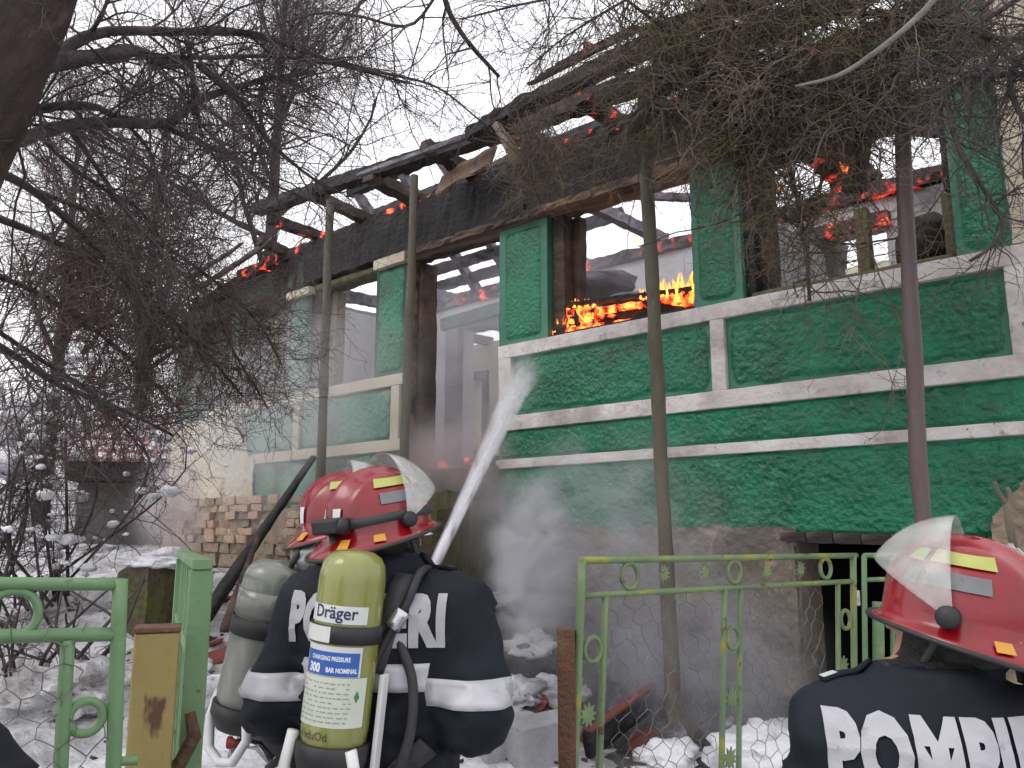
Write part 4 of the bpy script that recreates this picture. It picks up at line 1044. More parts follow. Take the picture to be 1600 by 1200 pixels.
t3 = shoots(t2, 1500, rg, 0.10, 0.7, 4, 0.9, (0, 0, -0.05), 0.35, 0.1, rmin=0.0011)
strands('twigs', [t1, t2, t3], 'twig', tree3)

# ---- shed and snowy slope behind the thicket
sp = at_d(190, 880, 12.0); sz = gz(sp)
shed = thing('grey_shed', (sp[0], sp[1], sz), 'low grey shed with a snow dusted red tile roof behind the thicket', 'shed')
a = at_d(112, 870, 12.0); b = at_d(285, 870, 12.4); a[2] = b[2] = 0
ex = unit(b - a); ey = np.cross((0, 0, 1), ex); ez = np.array([0, 0, 1.0])
Rm = np.stack([ex, ey, ez], 1); L = np.linalg.norm(b - a); zt = at_d(200, 752, 12.0)[2]
mb = MB(); mb.box((a + b) / 2 + ey * 1.0 + ez * (sz - 0.3 + zt) / 2, (L, 2.0, zt - sz + 0.3), Rm); mb.build('wall', 'shed_wall', shed)
mb = MB(); mb.box((a + b) / 2 + ey * 0.9 + ez * (zt + 0.18), (L + 0.2, 2.5, 0.34), Rm); mb.build('eaves', 'char', shed)
nt = 9
tmb = MB()
th = np.linspace(0, PI, 7)
prof = [(math.cos(q) * 0.11, math.sin(q) * 0.05) for q in th][::-1] + [(0.09, -0.012), (-0.09, -0.012)]
tmb.prism(prof, (0, 0, 0), (1, 0, 0), (0, 0, 1), 0.42)
tile_me = raw_mesh('roof_tile', tmb, 'roof_red')
yaw = math.atan2(ex[1], ex[0])
for r_i in range(4):
    for k in range(int((L + 0.3) / 0.21)):
        p = a + ex * (-0.1 + 0.21 * k) + ey * (-0.30 + 0.34 * r_i) + ez * (zt + 0.40 + 0.22 * r_i)
        place('roof_tile', tile_me, p, (R(32), 0, yaw), (1, 1, 1), shed)
mb = MB(); mb.box((a + b) / 2 + ey * 0.35 + ez * (zt + 0.66), (L + 0.3, 1.5, 0.05), Rm @ np.array(Euler((R(32), 0, 0)).to_matrix())); mb.build('roof_deck', 'char_brown', shed)
# low mossy wall with snow on it, at the foot of the brick corner
lw = at_d(250, 925, 6.6); lz = gz(lw)
low = thing('mossy_wall', (lw[0], lw[1], lz), 'low mossy stone wall capped with snow behind the open green gate leaf', 'wall')
a = at_d(205, 912, 6.4); b = at_d(300, 915, 6.9); tz = at_d(250, 888, 6.6)[2]
a[2] = b[2] = (lz - 0.1 + tz) / 2
timber('stone_body', a, b, 0.35, tz - lz + 0.1, 'mossy_stone', rough=0.10, seed=301, parent=low)
blob('snow_cap', at_d(245, 880, 6.6), (0.55, 0.4, 0.12), 'snow_clean', 302, low, 0.6, 2.6)
blob('snow_cap', at_d(262, 868, 6.7), (0.20, 0.3, 0.12), 'snow_clean', 303, low, 0.6, 2.6)
# ================================================================== fence and gate
def plane_frame(pxa, Da, pxb, Db, z=1.5):
    a = at_d(pxa, 880, Da); b = at_d(pxb, 880, Db)
    e = b - a; e[2] = 0; e = unit(e); n = np.cross(e, ZV)
    return a, e, n
class Panel:
    """a fence panel in a vertical plane; elements are given where the photograph shows them in that plane"""
    def __init__(s, root, pxa, Da, pxb, Db, mat):
        s.root = root; s.P0, s.e, s.n = plane_frame(pxa, Da, pxb, Db); s.mat = mat
    def p(s, x, y):
        return at_plane(x, y, s.P0, s.n)
    def bar(s, name, a, b, r_, flat=None, sides=8):
        A, B = s.p(*a), s.p(*b)
        mb = MB()
        if flat: mb.beam(A, B, flat, r_ * 2, up=s.n)
        else:
            n = 10; P = resample([A, B], n); mb.tube(P, r_, sides)
        return mb.build(name, s.mat, s.root, not flat, 0.003 if flat else 0)
    def ring(s, x, y, rad, t, sy=1.0):
        mb = MB(); mb.torus(s.p(x, y), s.n, rad, t, 26, 8, e1=ZV, sy=sy); return mb.build('ring', s.mat, s.root, True)
    def star(s, x, y, rad, k=10, t=0.006, off=0.012):
        poly = []
        for i in range(2 * k):
            a = PI * i / k + 0.1; q = rad * (1.0 if i % 2 == 0 else 0.52); poly.append((q * math.cos(a), q * math.sin(a)))
        mb = MB(); mb.prism(poly, s.p(x, y) - s.n * off * 0, s.e, ZV, t); return mb.build('sun_ornament', s.mat, s.root)
    def mesh(s, corners, cell, wr, seed=0, sag=0.01):
        """hexagonal chicken wire filling the panel between two corners (pixel x, y)"""
        A, B = s.p(*corners[0]), s.p(*corners[1])
        u0, u1 = 0.0, float((B - A) @ s.e); z1, z0 = float(A[2]), float(B[2])
        rg = np.random.RandomState(seed)
        w = cell; hh = cell * 1.0
        segs = []; s_ = cell * 0.42; rh = s_ * 1.75; nodes = {}
        def node(i, j, k):
            if (i, j, k) not in nodes:
                u = i * w / 2; v = z1 - j * rh - (s_ if k else 0)
                pt = A + s.e * (u + rg.uniform(-.09, .09) * cell); pt[2] = v + rg.uniform(-.09, .09) * cell
                nodes[i, j, k] = pt + s.n * (0.012 + sag * rg.uniform(-1, 1))
            return nodes[i, j, k]
        nu = int(u1 / (w / 2)); nv = int((z1 - z0) / rh)
        for j in range(nv):
            for i in range(nu + 1):
                if (i + j) % 2: continue
                segs.append((node(i, j, 0), node(i, j, 1)))
                for di in (-1, 1):
                    if 0 <= i + di <= nu: segs.append((node(i, j, 1), node(i + di, j + 1, 0)))
        P = np.array([[a_, (a_ + b_) / 2 + 0.002 * rg.randn(3), b_] for a_, b_ in segs])
        return strands('wire_mesh', [(P, np.full(P.shape[:2], wr))], 'wire', s.root, 4, True)

gp = at_d(905, 1150, 3.0)
gate = thing('gate_leaf', (gp[0], gp[1], gz(gp)), 'open green tube gate leaf with rings, small suns and chicken wire, before the smoking cellar', 'gate', 'garden fence of green tubes')
W = Panel(gate, 905, 3.0, 1340, 4.1, 'paint_moss')
W.bar('stile', (910, 874), (888, 1420), 0.0165)
W.bar('rail', (906, 876), (1338, 868), 0.0135)
W.bar('rail', (912, 931), (1336, 908), 0.012)
W.bar('stile', (1333, 866), (1338, 1420), 0.0165)
W.bar('bar', (946, 932), (928, 1420), 0.0135)
W.bar('bar', (1132, 920), (1124, 1420), 0.013)
W.bar('bar', (1157, 918), (1152, 1420), 0.012)
W.bar('bar', (1309, 912), (1312, 1420), 0.013)
for x, y in ((984, 900), (1147, 893), (1290, 888)): W.ring(x, y, 0.047, 0.010, 0.92)
for x, y in ((926, 1015), (1145, 997), (1321, 968)): W.ring(x, y, 0.043, 0.010, 0.92)
for x, y in ((1037, 896), (1102, 893), (1198, 892), (1251, 889)): W.star(x, y, 0.038)
for x, y in ((918, 1117), (1143, 1092), (1141, 1185), (1318, 1040), (1316, 1130)): W.star(x, y, 0.046)
W.mesh(((948, 930), (1130, 1400)), 0.088, 0.0016, 1)
W.mesh(((1158, 918), (1309, 1400)), 0.088, 0.0016, 2)
rp = at_d(880, 1150, 2.95)
post_ = thing('gate_post', (rp[0], rp[1], gz(rp)), 'squat rusty iron post beside the gate leaf', 'post')
a = at_d(884, 982, 2.95); b = np.array([a[0], a[1], gz(rp) - 0.2])
mb = MB(); mb.beam(b, a, 0.06, 0.06, up=HV, seg=12, rough=0.03, seed=3); mb.build('shaft', 'rust', post_, True, 0.004)
mb = MB(); q = at_d(895, 1050, 2.95); mb.box(q + RV * 0.012, (0.05, 0.02, 0.03)); mb.build('hinge', 'rust', post_, False, 0.003)

# the next panel of the fence, half behind the helmet
fp = at_d(1400, 1150, 4.2)
fence2 = thing('fence_panel', (fp[0], fp[1], gz(fp)), 'short green tube fence panel with rings behind the fire helmet, next to the cellar', 'fence', 'garden fence of green tubes')
W2 = Panel(fence2, 1345, 4.2, 1600, 4.6, 'paint_green')
W2.bar('stile', (1350, 868), (1356, 1400), 0.014)
W2.bar('post', (1372, 940), (1376, 1400), 0.030)
W2.bar('bar', (1394, 868), (1398, 1400), 0.013)
W2.bar('rail', (1350, 868), (1700, 862), 0.013)
W2.bar('rail', (1352, 906), (1700, 896), 0.012)
W2.bar('stile', (1690, 868), (1690, 1400), 0.014)
for x, y in ((1412, 965), (1418, 1050)): W2.ring(x, y, 0.05, 0.010, 0.9)
mb = MB(); mb.box(W2.p(1341, 935) - W2.n * 0.02, (0.05, 0.02, 0.075), np.stack([W2.e, np.cross(ZV, W2.e), ZV], 1)); mb.build('lock_plate', 'trim_white', fence2, False, 0.004)

# fixed panel on the left
lp = at_d(100, 1150, 1.6)
fence1 = thing('fence_panel', (lp[0], lp[1], gz(lp)), 'green painted tube fence panel with rings in the left foreground', 'fence', 'garden fence of green tubes')
W3 = Panel(fence1, 0, 1.54, 200, 1.66, 'paint_green')
W3.bar('rail', (-420, 910), (192, 913), 0.0125)
W3.bar('rail', (-420, 1001), (186, 991), 0.0135)
W3.bar('stile', (188, 905), (166, 1500), 0.0155)
W3.bar('bar', (106, 1000), (78, 1500), 0.014)
W3.bar('bar', (-110, 1000), (-110, 1500), 0.014)
W3.ring(19, 960, 0.043, 0.0085)
W3.ring(134, 1121, 0.030, 0.0085)
W3.ring(-160, 956, 0.043, 0.0085)
W3.ring(136, 1330, 0.030, 0.0085)
W3.bar('bar', (176, 1190), (215, 1188), 0.009)
W3.mesh(((-400, 1000), (90, 1480)), 0.062, 0.0011, 3)
W3.mesh(((105, 1140), (165, 1480)), 0.062, 0.0011, 4)
# leaf folded back, seen nearly edge on
ep = at_d(305, 1150, 1.95)
leaf = thing('gate_leaf', (ep[0], ep[1], gz(ep)), 'green gate leaf swung fully open and seen almost edge on beside the mustard post', 'gate', 'garden fence of green tubes')
a0 = at_d(308, 1000, 1.95); a1 = at_d(284, 900, 3.05); a0[2] = a1[2] = 0
zt = at_d(308, 890, 1.95)[2]
e = unit(a1 - a0); ln = float(np.linalg.norm(a1 - a0))
def leafbar(name, u0, z0, u1, z1_, w, d, mat='paint_green'):
    mb = MB(); mb.beam(a0 + e * u0 + ZV * z0, a0 + e * u1 + ZV * z1_, w, d, up=np.cross(e, ZV) if abs(z1_ - z0) > 0.2 else ZV, seg=6, rough=0.015, seed=5)
    return mb.build(name, mat, leaf, False, 0.003)
g0 = gz(ep)
leafbar('stile', 0, g0 + 0.05, 0, zt - 0.002, 0.03, 0.052)
leafbar('stile', ln, g0 + 0.1, ln, zt - 0.012, 0.03, 0.045)
leafbar('rail', -0.02, zt + 0.012, ln + 0.02, zt + 0.005, 0.045, 0.025)
leafbar('rail', 0.03, zt - 0.22, ln - 0.03, zt - 0.22, 0.03, 0.025)
leafbar('rail', 0.03, g0 + 0.3, ln - 0.03, g0 + 0.3, 0.03, 0.025)
for k in range(7):
    u = ln * (k + 1) / 8; leafbar('bar', u, zt - 0.205, u, zt - 0.004, 0.014, 0.02)
for k in range(4):
    u = ln * (k + 1) / 5; leafbar('bar', u, g0 + 0.315, u, zt - 0.235, 0.014, 0.02)
mp = at_d(247, 1150, 1.85)
post2 = thing('gate_post', (mp[0], mp[1], gz(mp)), 'thick square mustard coloured post with flaking green paint', 'post')
a = at_d(247, 986, 1.85); b = np.array([a[0], a[1], gz(mp) - 0.2])
mb = MB(); mb.beam(b, a, 0.092, 0.085, up=HV * 0.9 - RV * 0.35, seg=14, rough=0.018, seed=8); mb.build('shaft', 'post_mustard', post2, False, 0.006)
mb = MB(); mb.beam(a + ZV * 0.001, a + ZV * 0.012, 0.098, 0.09, up=HV * 0.9 - RV * 0.35); mb.build('top_cap', 'rust', post2, False, 0.002)
q = at_d(290, 1150, 1.86)
mb = MB(); mb.tube([q + ZV * 0.05 + RV * 0.006, q + RV * 0.02, q - ZV * 0.06 - RV * 0.01, q - ZV * 0.075 - RV * 0.05], [0.012, 0.016, 0.016, 0.012], 10); mb.build('hinge', 'rust', post2, True)

# ================================================================== debris in the yard
rnd = random.Random(23)
def loose_timber(name, label, a, b, w, h_, mat, cat='beam', group=None, seed=0, taper=1.0, base=None, rough=0.12):
    base = base if base is not None else (a if a[2] < b[2] else b)
    mb = MB(); L_ = np.linalg.norm(np.asarray(b) - np.asarray(a))
    mb.beam(a, b, w, h_, seg=max(4, int(L_ / 0.1)), rough=rough, seed=seed, taper=taper)
    o = mb.build(name, mat, None, True); tag(o, label, cat, group); return o
a = at_d(316, 893, 6.2); b = at_y(490, 714, -0.85)
a[2] = min(a[2], gz(a) + 0.15)
loose_timber('charred_beam', 'long black charred beam leaning from the ground up to the left wall', a, b, 0.10, 0.07, 'char', seed=1, taper=0.5)
a = at_d(350, 985, 5.6); b = at_d(402, 842, 6.6)
loose_timber('charred_plank', 'short scorched plank leaning left of the firefighters', a, b, 0.06, 0.04, 'char_brown', 'plank', seed=2, taper=0.6)
# roof tiles and ends of timber scattered down the snow
tm = MB(); th = np.linspace(0, PI, 7)
tm.prism([(math.cos(q) * 0.09, math.sin(q) * 0.045) for q in th][::-1] + [(0.075, -0.01), (-0.075, -0.01)], (0, 0, 0), (1, 0, 0), (0, 0, 1), 0.26)
tile = raw_mesh('roof_tile', tm, 'tile_red')
tm = MB(); tm.prism([(-0.08, -0.05), (0.07, -0.06), (0.09, 0.03), (0.0, 0.07), (-0.06, 0.04)], (0, 0, 0), (1, 0, 0), (0, 1, 0), 0.02)
shard = raw_mesh('tile_shard', tm, 'tile_red')
GT = 'broken red roof tiles lying on the snow slope'
def on_ground(px, py, D0=3.0, D1=9.0):
    """walk down the view ray of a pixel until it meets the ground"""
    D = np.arange(D0, D1, 0.02); P = CAM + ray(px, py)[None] / FPX * D[:, None]
    g_ = ground_z(P[:, 0], P[:, 1]); k = np.argmax(P[:, 2] < g_)
    return P[k] if (P[:, 2] < g_).any() else P[-1]
spots = [(862, 1060), (905, 1075), (930, 1045), (950, 1062), (960, 1085), (972, 1105), (985, 1118), (998, 1128), (1010, 1135), (965, 1130), (945, 1110), (1000, 1100), (920, 1130), (915, 1160), (1025, 1150),
         (1008, 1165), (805, 1152), (835, 1105), (340, 945), (335, 1010), (352, 1030), (318, 930), (300, 945), (322, 1000), (250, 960), (272, 948), (230, 968)]
for k, (px, py) in enumerate(spots):
    p = on_ground(px, py)
    me, nm = (tile, 'roof_tile') if k % 5 < 2 else (shard, 'tile_shard')
    o = place(nm, me, p + np.array([0, 0, 0.03]), (rnd.uniform(-.6, .6), rnd.uniform(-.6, .6), rnd.uniform(0, 6.28)), [rnd.uniform(.8, 1.25)] * 3)
    near_ = ('behind the right gate leaf' if px > 890 else "beside the front firefighter's right arm" if px > 700 else 'behind the mustard post')
    kin = [s_ for s_ in spots if (s_[0] > 890) == (px > 890) and (s_[0] > 700) == (px > 700)]
    rank = sorted(kin).index((px, py)); ordn = ['first', 'second', 'third', 'fourth', 'fifth', 'sixth', 'seventh', 'eighth', 'ninth', 'tenth', 'eleventh', 'twelfth', 'thirteenth', 'fourteenth', 'fifteenth', 'sixteenth']
    tag(o, ('curved red roof tile ' if nm == 'roof_tile' else 'flat shard of red tile ') + near_ + ', ' + ordn[rank] + ' from the left', 'tile', GT)
p0, p1, p2 = on_ground(918, 1190), on_ground(1022, 1143), on_ground(1090, 1185)
loose_timber('burnt_board', 'black board with a red painted edge sloping up behind the gate wire', p0 + ZV * 0.08, p1 + ZV * 0.20, 0.05, 0.13, 'char', 'board', seed=5, rough=0.05)
loose_timber('red_batten', 'thin red batten lying along the top of the black board', p0 + ZV * 0.15, p1 + ZV * 0.27, 0.055, 0.018, 'tile_red', 'batten', seed=6, rough=0.05)
loose_timber('burnt_board', 'black board sloping down to the right of the red batten end', p1 + ZV * 0.16, p2 + ZV * 0.10, 0.05, 0.10, 'char_brown', 'board', seed=7, rough=0.08)
loose_timber('red_batten', 'short bright red batten standing up out of the snow behind the gate wire', p1 + ZV * 0.14, at_d(1020, 1115, float(proj(p1)[2])) + ZV * 0.0, 0.04, 0.03, 'tile_red', 'batten', seed=8, rough=0.05)
# snow lumps, each a heap one can point at
SN = [((1050, 1185), 4.3, 0.36, 'large clean white snow lump behind the lower gate wire'), ((985, 1090), 4.9, 0.3, 'snow lump among the red tiles right of the gate bar'), ((875, 1090), 4.6, 0.5, 'snow heap between the rusty post and the tiles'),
      ((805, 1090), 4.4, 0.45, 'snow heap beside the right arm of the firefighter with the yellow cylinder'), ((1215, 1185), 4.4, 0.7, 'snow bank at the foot of the cellar behind the gate'), ((95, 1090), 3.8, 0.8, 'lumpy snow heap behind the left fence panel'),
      ((30, 1060), 4.2, 0.7, 'grey snow heap at the left edge behind the fence'), ((285, 1060), 4.4, 0.5, 'snow heap behind the mustard post'), ((345, 1090), 4.0, 0.5, 'dirty snow heap between the open leaf and the firefighters'), ((830, 1020), 5.3, 0.55, 'snow heap below the stone steps')]
for k, ((px, py), D, w, lb) in enumerate(SN):
    p = at_d(px, py, D); p = on_ground(px, py, 2.8, 8.0)
    tag(blob('snow_heap', p, (w, w, w * 0.5), 'snow_clean' if k in (0, 4) else 'snow', 400 + k, None, 0.55, 2.8, 36, 24), lb, 'snow', 'heaps of snow in the yard')
for k, (px, py) in enumerate([(795, 1178), (845, 1182)]):
    p = on_ground(px, py, 2.6, 6)
    mb = MB(); mb.box(p + ZV * 0.08, (0.34, 0.20, 0.22), np.array(Euler((0.05, 0.04 * (1 - 2 * k), HEAD + 0.3 + 0.15 * k)).to_matrix()), jit=0.008, rnd=rnd)
    tag(mb.build('concrete_block', 'block_grey', None, False, 0.008), ['grey concrete block in the snow beside the firefighter\'s elbow', 'grey concrete block touching the rusty gate post'][k], 'block', 'grey concrete blocks in the snow')
# splinters, cinders and bits of tile trodden into the snow
rgd = np.random.RandomState(88); sc_ = MB(); n_d = 0
while n_d < 520:
    x, y = rgd.uniform(-9.5, -0.9), rgd.uniform(-4.6, -0.5)
    pxx, pyy, dd0 = proj((x, y, gz((x, y))))
    if dd0 < 2.6: continue
    L_ = 0.02 + 0.10 * rgd.rand() ** 3
    sc_.box((x, y, gz((x, y)) + 0.004), (L_, 0.012 + 0.02 * rgd.rand(), 0.008 + 0.012 * rgd.rand()), np.array(Euler((rgd.uniform(-.4, .4), rgd.uniform(-.4, .4), rgd.uniform(0, 6.3))).to_matrix()), jit=0.003); n_d += 1
tag(sc_.build('cinders', 'char_brown', None, False), 'splinters and cinders scattered over the trampled snow', None, None, 'stuff')
# soot and ash at the cellar mouth
ax, ay = np.meshgrid(np.linspace(-4.6, -0.7, 90), np.linspace(-1.7, -0.02, 50), indexing='ij')
nn = fbm(np.stack([ax * 2.2, ay * 2.2, ax * 0], -1), 4, 71)
dd_ = 1 - np.hypot((ax + 2.8) / 1.9, (ay + 0.35) / 1.15) + 0.55 * nn
az = ground_z(ax, ay) + 0.14 * sstep(0, 0.5, dd_) * (1 + 0.8 * fbm(np.stack([ax * 6, ay * 6, ax * 0], -1), 3, 72)) - 0.02 * (dd_ < 0)
keep = (dd_[:-1, :-1] > 0) & (dd_[1:, 1:] > 0)
idx = np.arange(ax.size).reshape(ax.shape)
qd = np.stack([idx[:-1, :-1], idx[1:, :-1], idx[1:, 1:], idx[:-1, 1:]], -1)[keep]
tag(link_mesh('ash_patch', np.stack([ax, ay, az], -1).reshape(-1, 3), qd, material('ash', (0.035, 0.033, 0.035), (0.09, 0.085, 0.09), 4, 0.95, bump=0.9, bscale=20, bdist=0.04, spot=[((0.35, 0.35, 0.38), 5, 0.66, 0.04)]), None, True), 'black sodden ash and soot spread before the cellar', None, None, 'stuff')
for k, (x0, y0, x1, y1, w, lb) in enumerate([(960, 1000, 1030, 1040, 0.10, 'charred beam end in the smoke left of the mossy pole'), (1045, 1035, 1120, 1095, 0.10, 'charred beam in the smoke right of the mossy pole'),
                                            (1080, 1165, 1260, 1148, 0.09, 'burnt log lying at the cellar foot behind the gate'), (1130, 1120, 1210, 1160, 0.07, 'short burnt log leaning over the ash')]):
    a, b = at_y(x0, y0, -0.35 - 0.1 * k), at_y(x1, y1, -0.45 - 0.1 * k)
    loose_timber('charred_beam', lb, a, b, w, w * 0.8, 'char', 'beam', 'charred beams at the cellar mouth', seed=30 + k, rough=0.2)

# right edge: forked stick and a hank of white cord hung on it, a red handle
sp = at_d(1600, 1150, 3.2)
stick = thing('forked_stick', (sp[0], sp[1], gz(sp)), 'forked pale wooden stake at the right edge against the rubble', 'stake')
mb = MB(); P = resample([at_d(1640, 1350, 3.2), at_d(1604, 960, 3.2), at_d(1583, 850, 3.2), at_d(1572, 785, 3.2)], 12); mb.tube(P, np.linspace(0.024, 0.015, 12), 10); mb.build('stem', 'wood_old', stick, True)
mb = MB(); P = resample([at_d(1573, 790, 3.2), at_d(1560, 770, 3.2), at_d(1554, 752, 3.2)], 6); mb.tube(P, np.linspace(0.012, 0.006, 6), 8); mb.build('prong', 'wood_old', stick, True)
mb = MB(); P = resample([at_d(1574, 790, 3.2), at_d(1578, 775, 3.2), at_d(1574, 762, 3.2)], 6); mb.tube(P, np.linspace(0.012, 0.008, 6), 8); mb.build('prong', 'wood_old', stick, True)
rg = np.random.RandomState(61)
cords = []
for k in range(60):
    j = rg.randn(3) * 0.012
    a = at_d(1572 + rg.uniform(-16, 14), 862 + rg.uniform(-8, 10), 3.15); m1 = at_d(1592 + rg.uniform(-34, 40), 905 + rg.uniform(-10, 10), 3.13); m2 = at_d(1606 + rg.uniform(-28, 44), 990 + rg.uniform(-30, 30), 3.12); b = at_d(1612 + rg.uniform(-20, 40), 1080 + rg.uniform(-30, 50), 3.14)
    cords.append((resample([a + j, m1 + j, m2 + j, b + j], 14), np.full(14, 0.0045)))
material('cord_white', (0.62, 0.64, 0.60), (0.45, 0.47, 0.43), 8, 0.7)
ch = thing('cord_hank', (sp[0], sp[1], gz(sp)), 'hank of white plastic cord hanging at the right edge behind the helmet', 'cord')
strands('cord', [asgroup(cords)], 'cord_white', ch, 4, True)
material('red_plastic', (0.55, 0.03, 0.02), rough=0.35)
mb = MB(); P = resample([at_d(1570, 940, 2.6), at_d(1620, 958, 2.55), at_d(1680, 985, 2.5)], 10); mb.tube(P, np.full(10, 0.022), 12)
tag(mb.build('red_tool_shaft', 'red_plastic', None, True), 'red shaft sticking out behind the fire helmet at the right edge', 'tool')
# ================================================================== firefighters
material('navy', (0.0065, 0.0085, 0.0145), (0.011, 0.014, 0.023), 5.0, 0.72, bump=0.5, bscale=420, bdist=0.0012, spot=[((0.022, 0.025, 0.032), 7.0, 0.68, 0.08)], spec=0.25)
material('glove_black', (0.014, 0.013, 0.012), (0.028, 0.026, 0.024), 9.0, 0.7, bump=0.4, bscale=80)
material('skin', (0.46, 0.26, 0.19), (0.52, 0.30, 0.22), 8.0, 0.55)
material('boot', (0.012, 0.012, 0.012), rough=0.4)
material('reflective', (0.42, 0.42, 0.45), (0.52, 0.52, 0.56), 9.0, 0.42, metal=0.15, bump=0.25, bscale=180, bdist=0.002, spot=[((0.26, 0.26, 0.28), 11, 0.66, 0.06)])
material('lettering', (0.34, 0.34, 0.375), (0.42, 0.42, 0.45), 12.0, 0.5, spot=[((0.24, 0.24, 0.26), 15, 0.66, 0.05)])
material('helmet_red', (0.19, 0.003, 0.009), (0.27, 0.005, 0.012), 5.0, 0.24, coat=0.35, bump=0.06, bscale=30, spot=[((0.22, 0.012, 0.016), 9, 0.66, 0.06), ((0.42, 0.12, 0.12), 38, 0.71, 0.02)])
material('tape_yellow', (0.44, 0.46, 0.13), (0.36, 0.38, 0.10), 12.0, 0.45, spot=[((0.34, 0.34, 0.12), 30, 0.68, 0.03)])
material('tape_grey', (0.14, 0.145, 0.15), (0.19, 0.20, 0.205), 12.0, 0.5, spot=[((0.12, 0.12, 0.13), 30, 0.68, 0.03)])
material('tape_orange', (0.55, 0.26, 0.03), rough=0.45)
material('rubber', (0.014, 0.014, 0.016), (0.026, 0.026, 0.028), 15, 0.55)
material('strap', (0.030, 0.031, 0.035), (0.055, 0.056, 0.060), 12, 0.7, bump=0.4, bscale=150, bdist=0.002)
material('belt_red', (0.13, 0.012, 0.022), rough=0.6)
material('cyl_olive', (0.20, 0.215, 0.045), (0.255, 0.265, 0.075), 5.0, 0.22, coat=0.6, bump=0.1, bscale=60, stretch=(1, 1, 0.25), spot=[((0.36, 0.37, 0.16), 7, 0.62, 0.05)])
material('cyl_grey', (0.145, 0.155, 0.135), (0.21, 0.22, 0.195), 6.0, 0.3, coat=0.5, stretch=(1, 1, 0.3), spot=[((0.30, 0.31, 0.28), 6, 0.64, 0.06)])
material('label_white', (0.66, 0.67, 0.66), (0.58, 0.60, 0.58), 6, 0.45)
material('label_green', (0.60, 0.64, 0.54), (0.54, 0.58, 0.48), 8, 0.45)
material('label_blue', (0.030, 0.11, 0.40), rough=0.45)
material('ink_navy', (0.02, 0.025, 0.09), rough=0.5)
material('ink_white', (0.78, 0.80, 0.82), rough=0.5)
material('ink_dark', (0.035, 0.04, 0.03), rough=0.6)
material('ink_pale', (0.30, 0.33, 0.27), rough=0.6)
material('steel', (0.55, 0.55, 0.57), rough=0.25, metal=0.9)
material('white_plastic', (0.70, 0.70, 0.69), rough=0.4)
material('grey_rubber', (0.30, 0.30, 0.31), (0.22, 0.22, 0.23), 14, 0.5)
def visor_material():
    m = bpy.data.materials.new('visor_clear'); m.use_nodes = True
    n, l = m.node_tree.nodes, m.node_tree.links
    b = n['Principled BSDF']; tc = n.new('ShaderNodeTexCoord'); nz = n.new('ShaderNodeTexNoise'); nz.inputs['Scale'].default_value = 14
    nz.inputs['Detail'].default_value = 6
    mr = n.new('ShaderNodeMapRange'); mr.inputs[1].default_value = 0.3; mr.inputs[2].default_value = 0.8; mr.inputs[3].default_value = 0.16; mr.inputs[4].default_value = 0.48
    l.new(tc.outputs['Object'], nz.inputs['Vector']); l.new(nz.outputs[0], mr.inputs[0]); l.new(mr.outputs[0], b.inputs['Alpha'])
    b.inputs['Base Color'].default_value = (0.66, 0.68, 0.65, 1); b.inputs['Roughness'].default_value = 0.16
    MATS['visor_clear'] = m
visor_material()

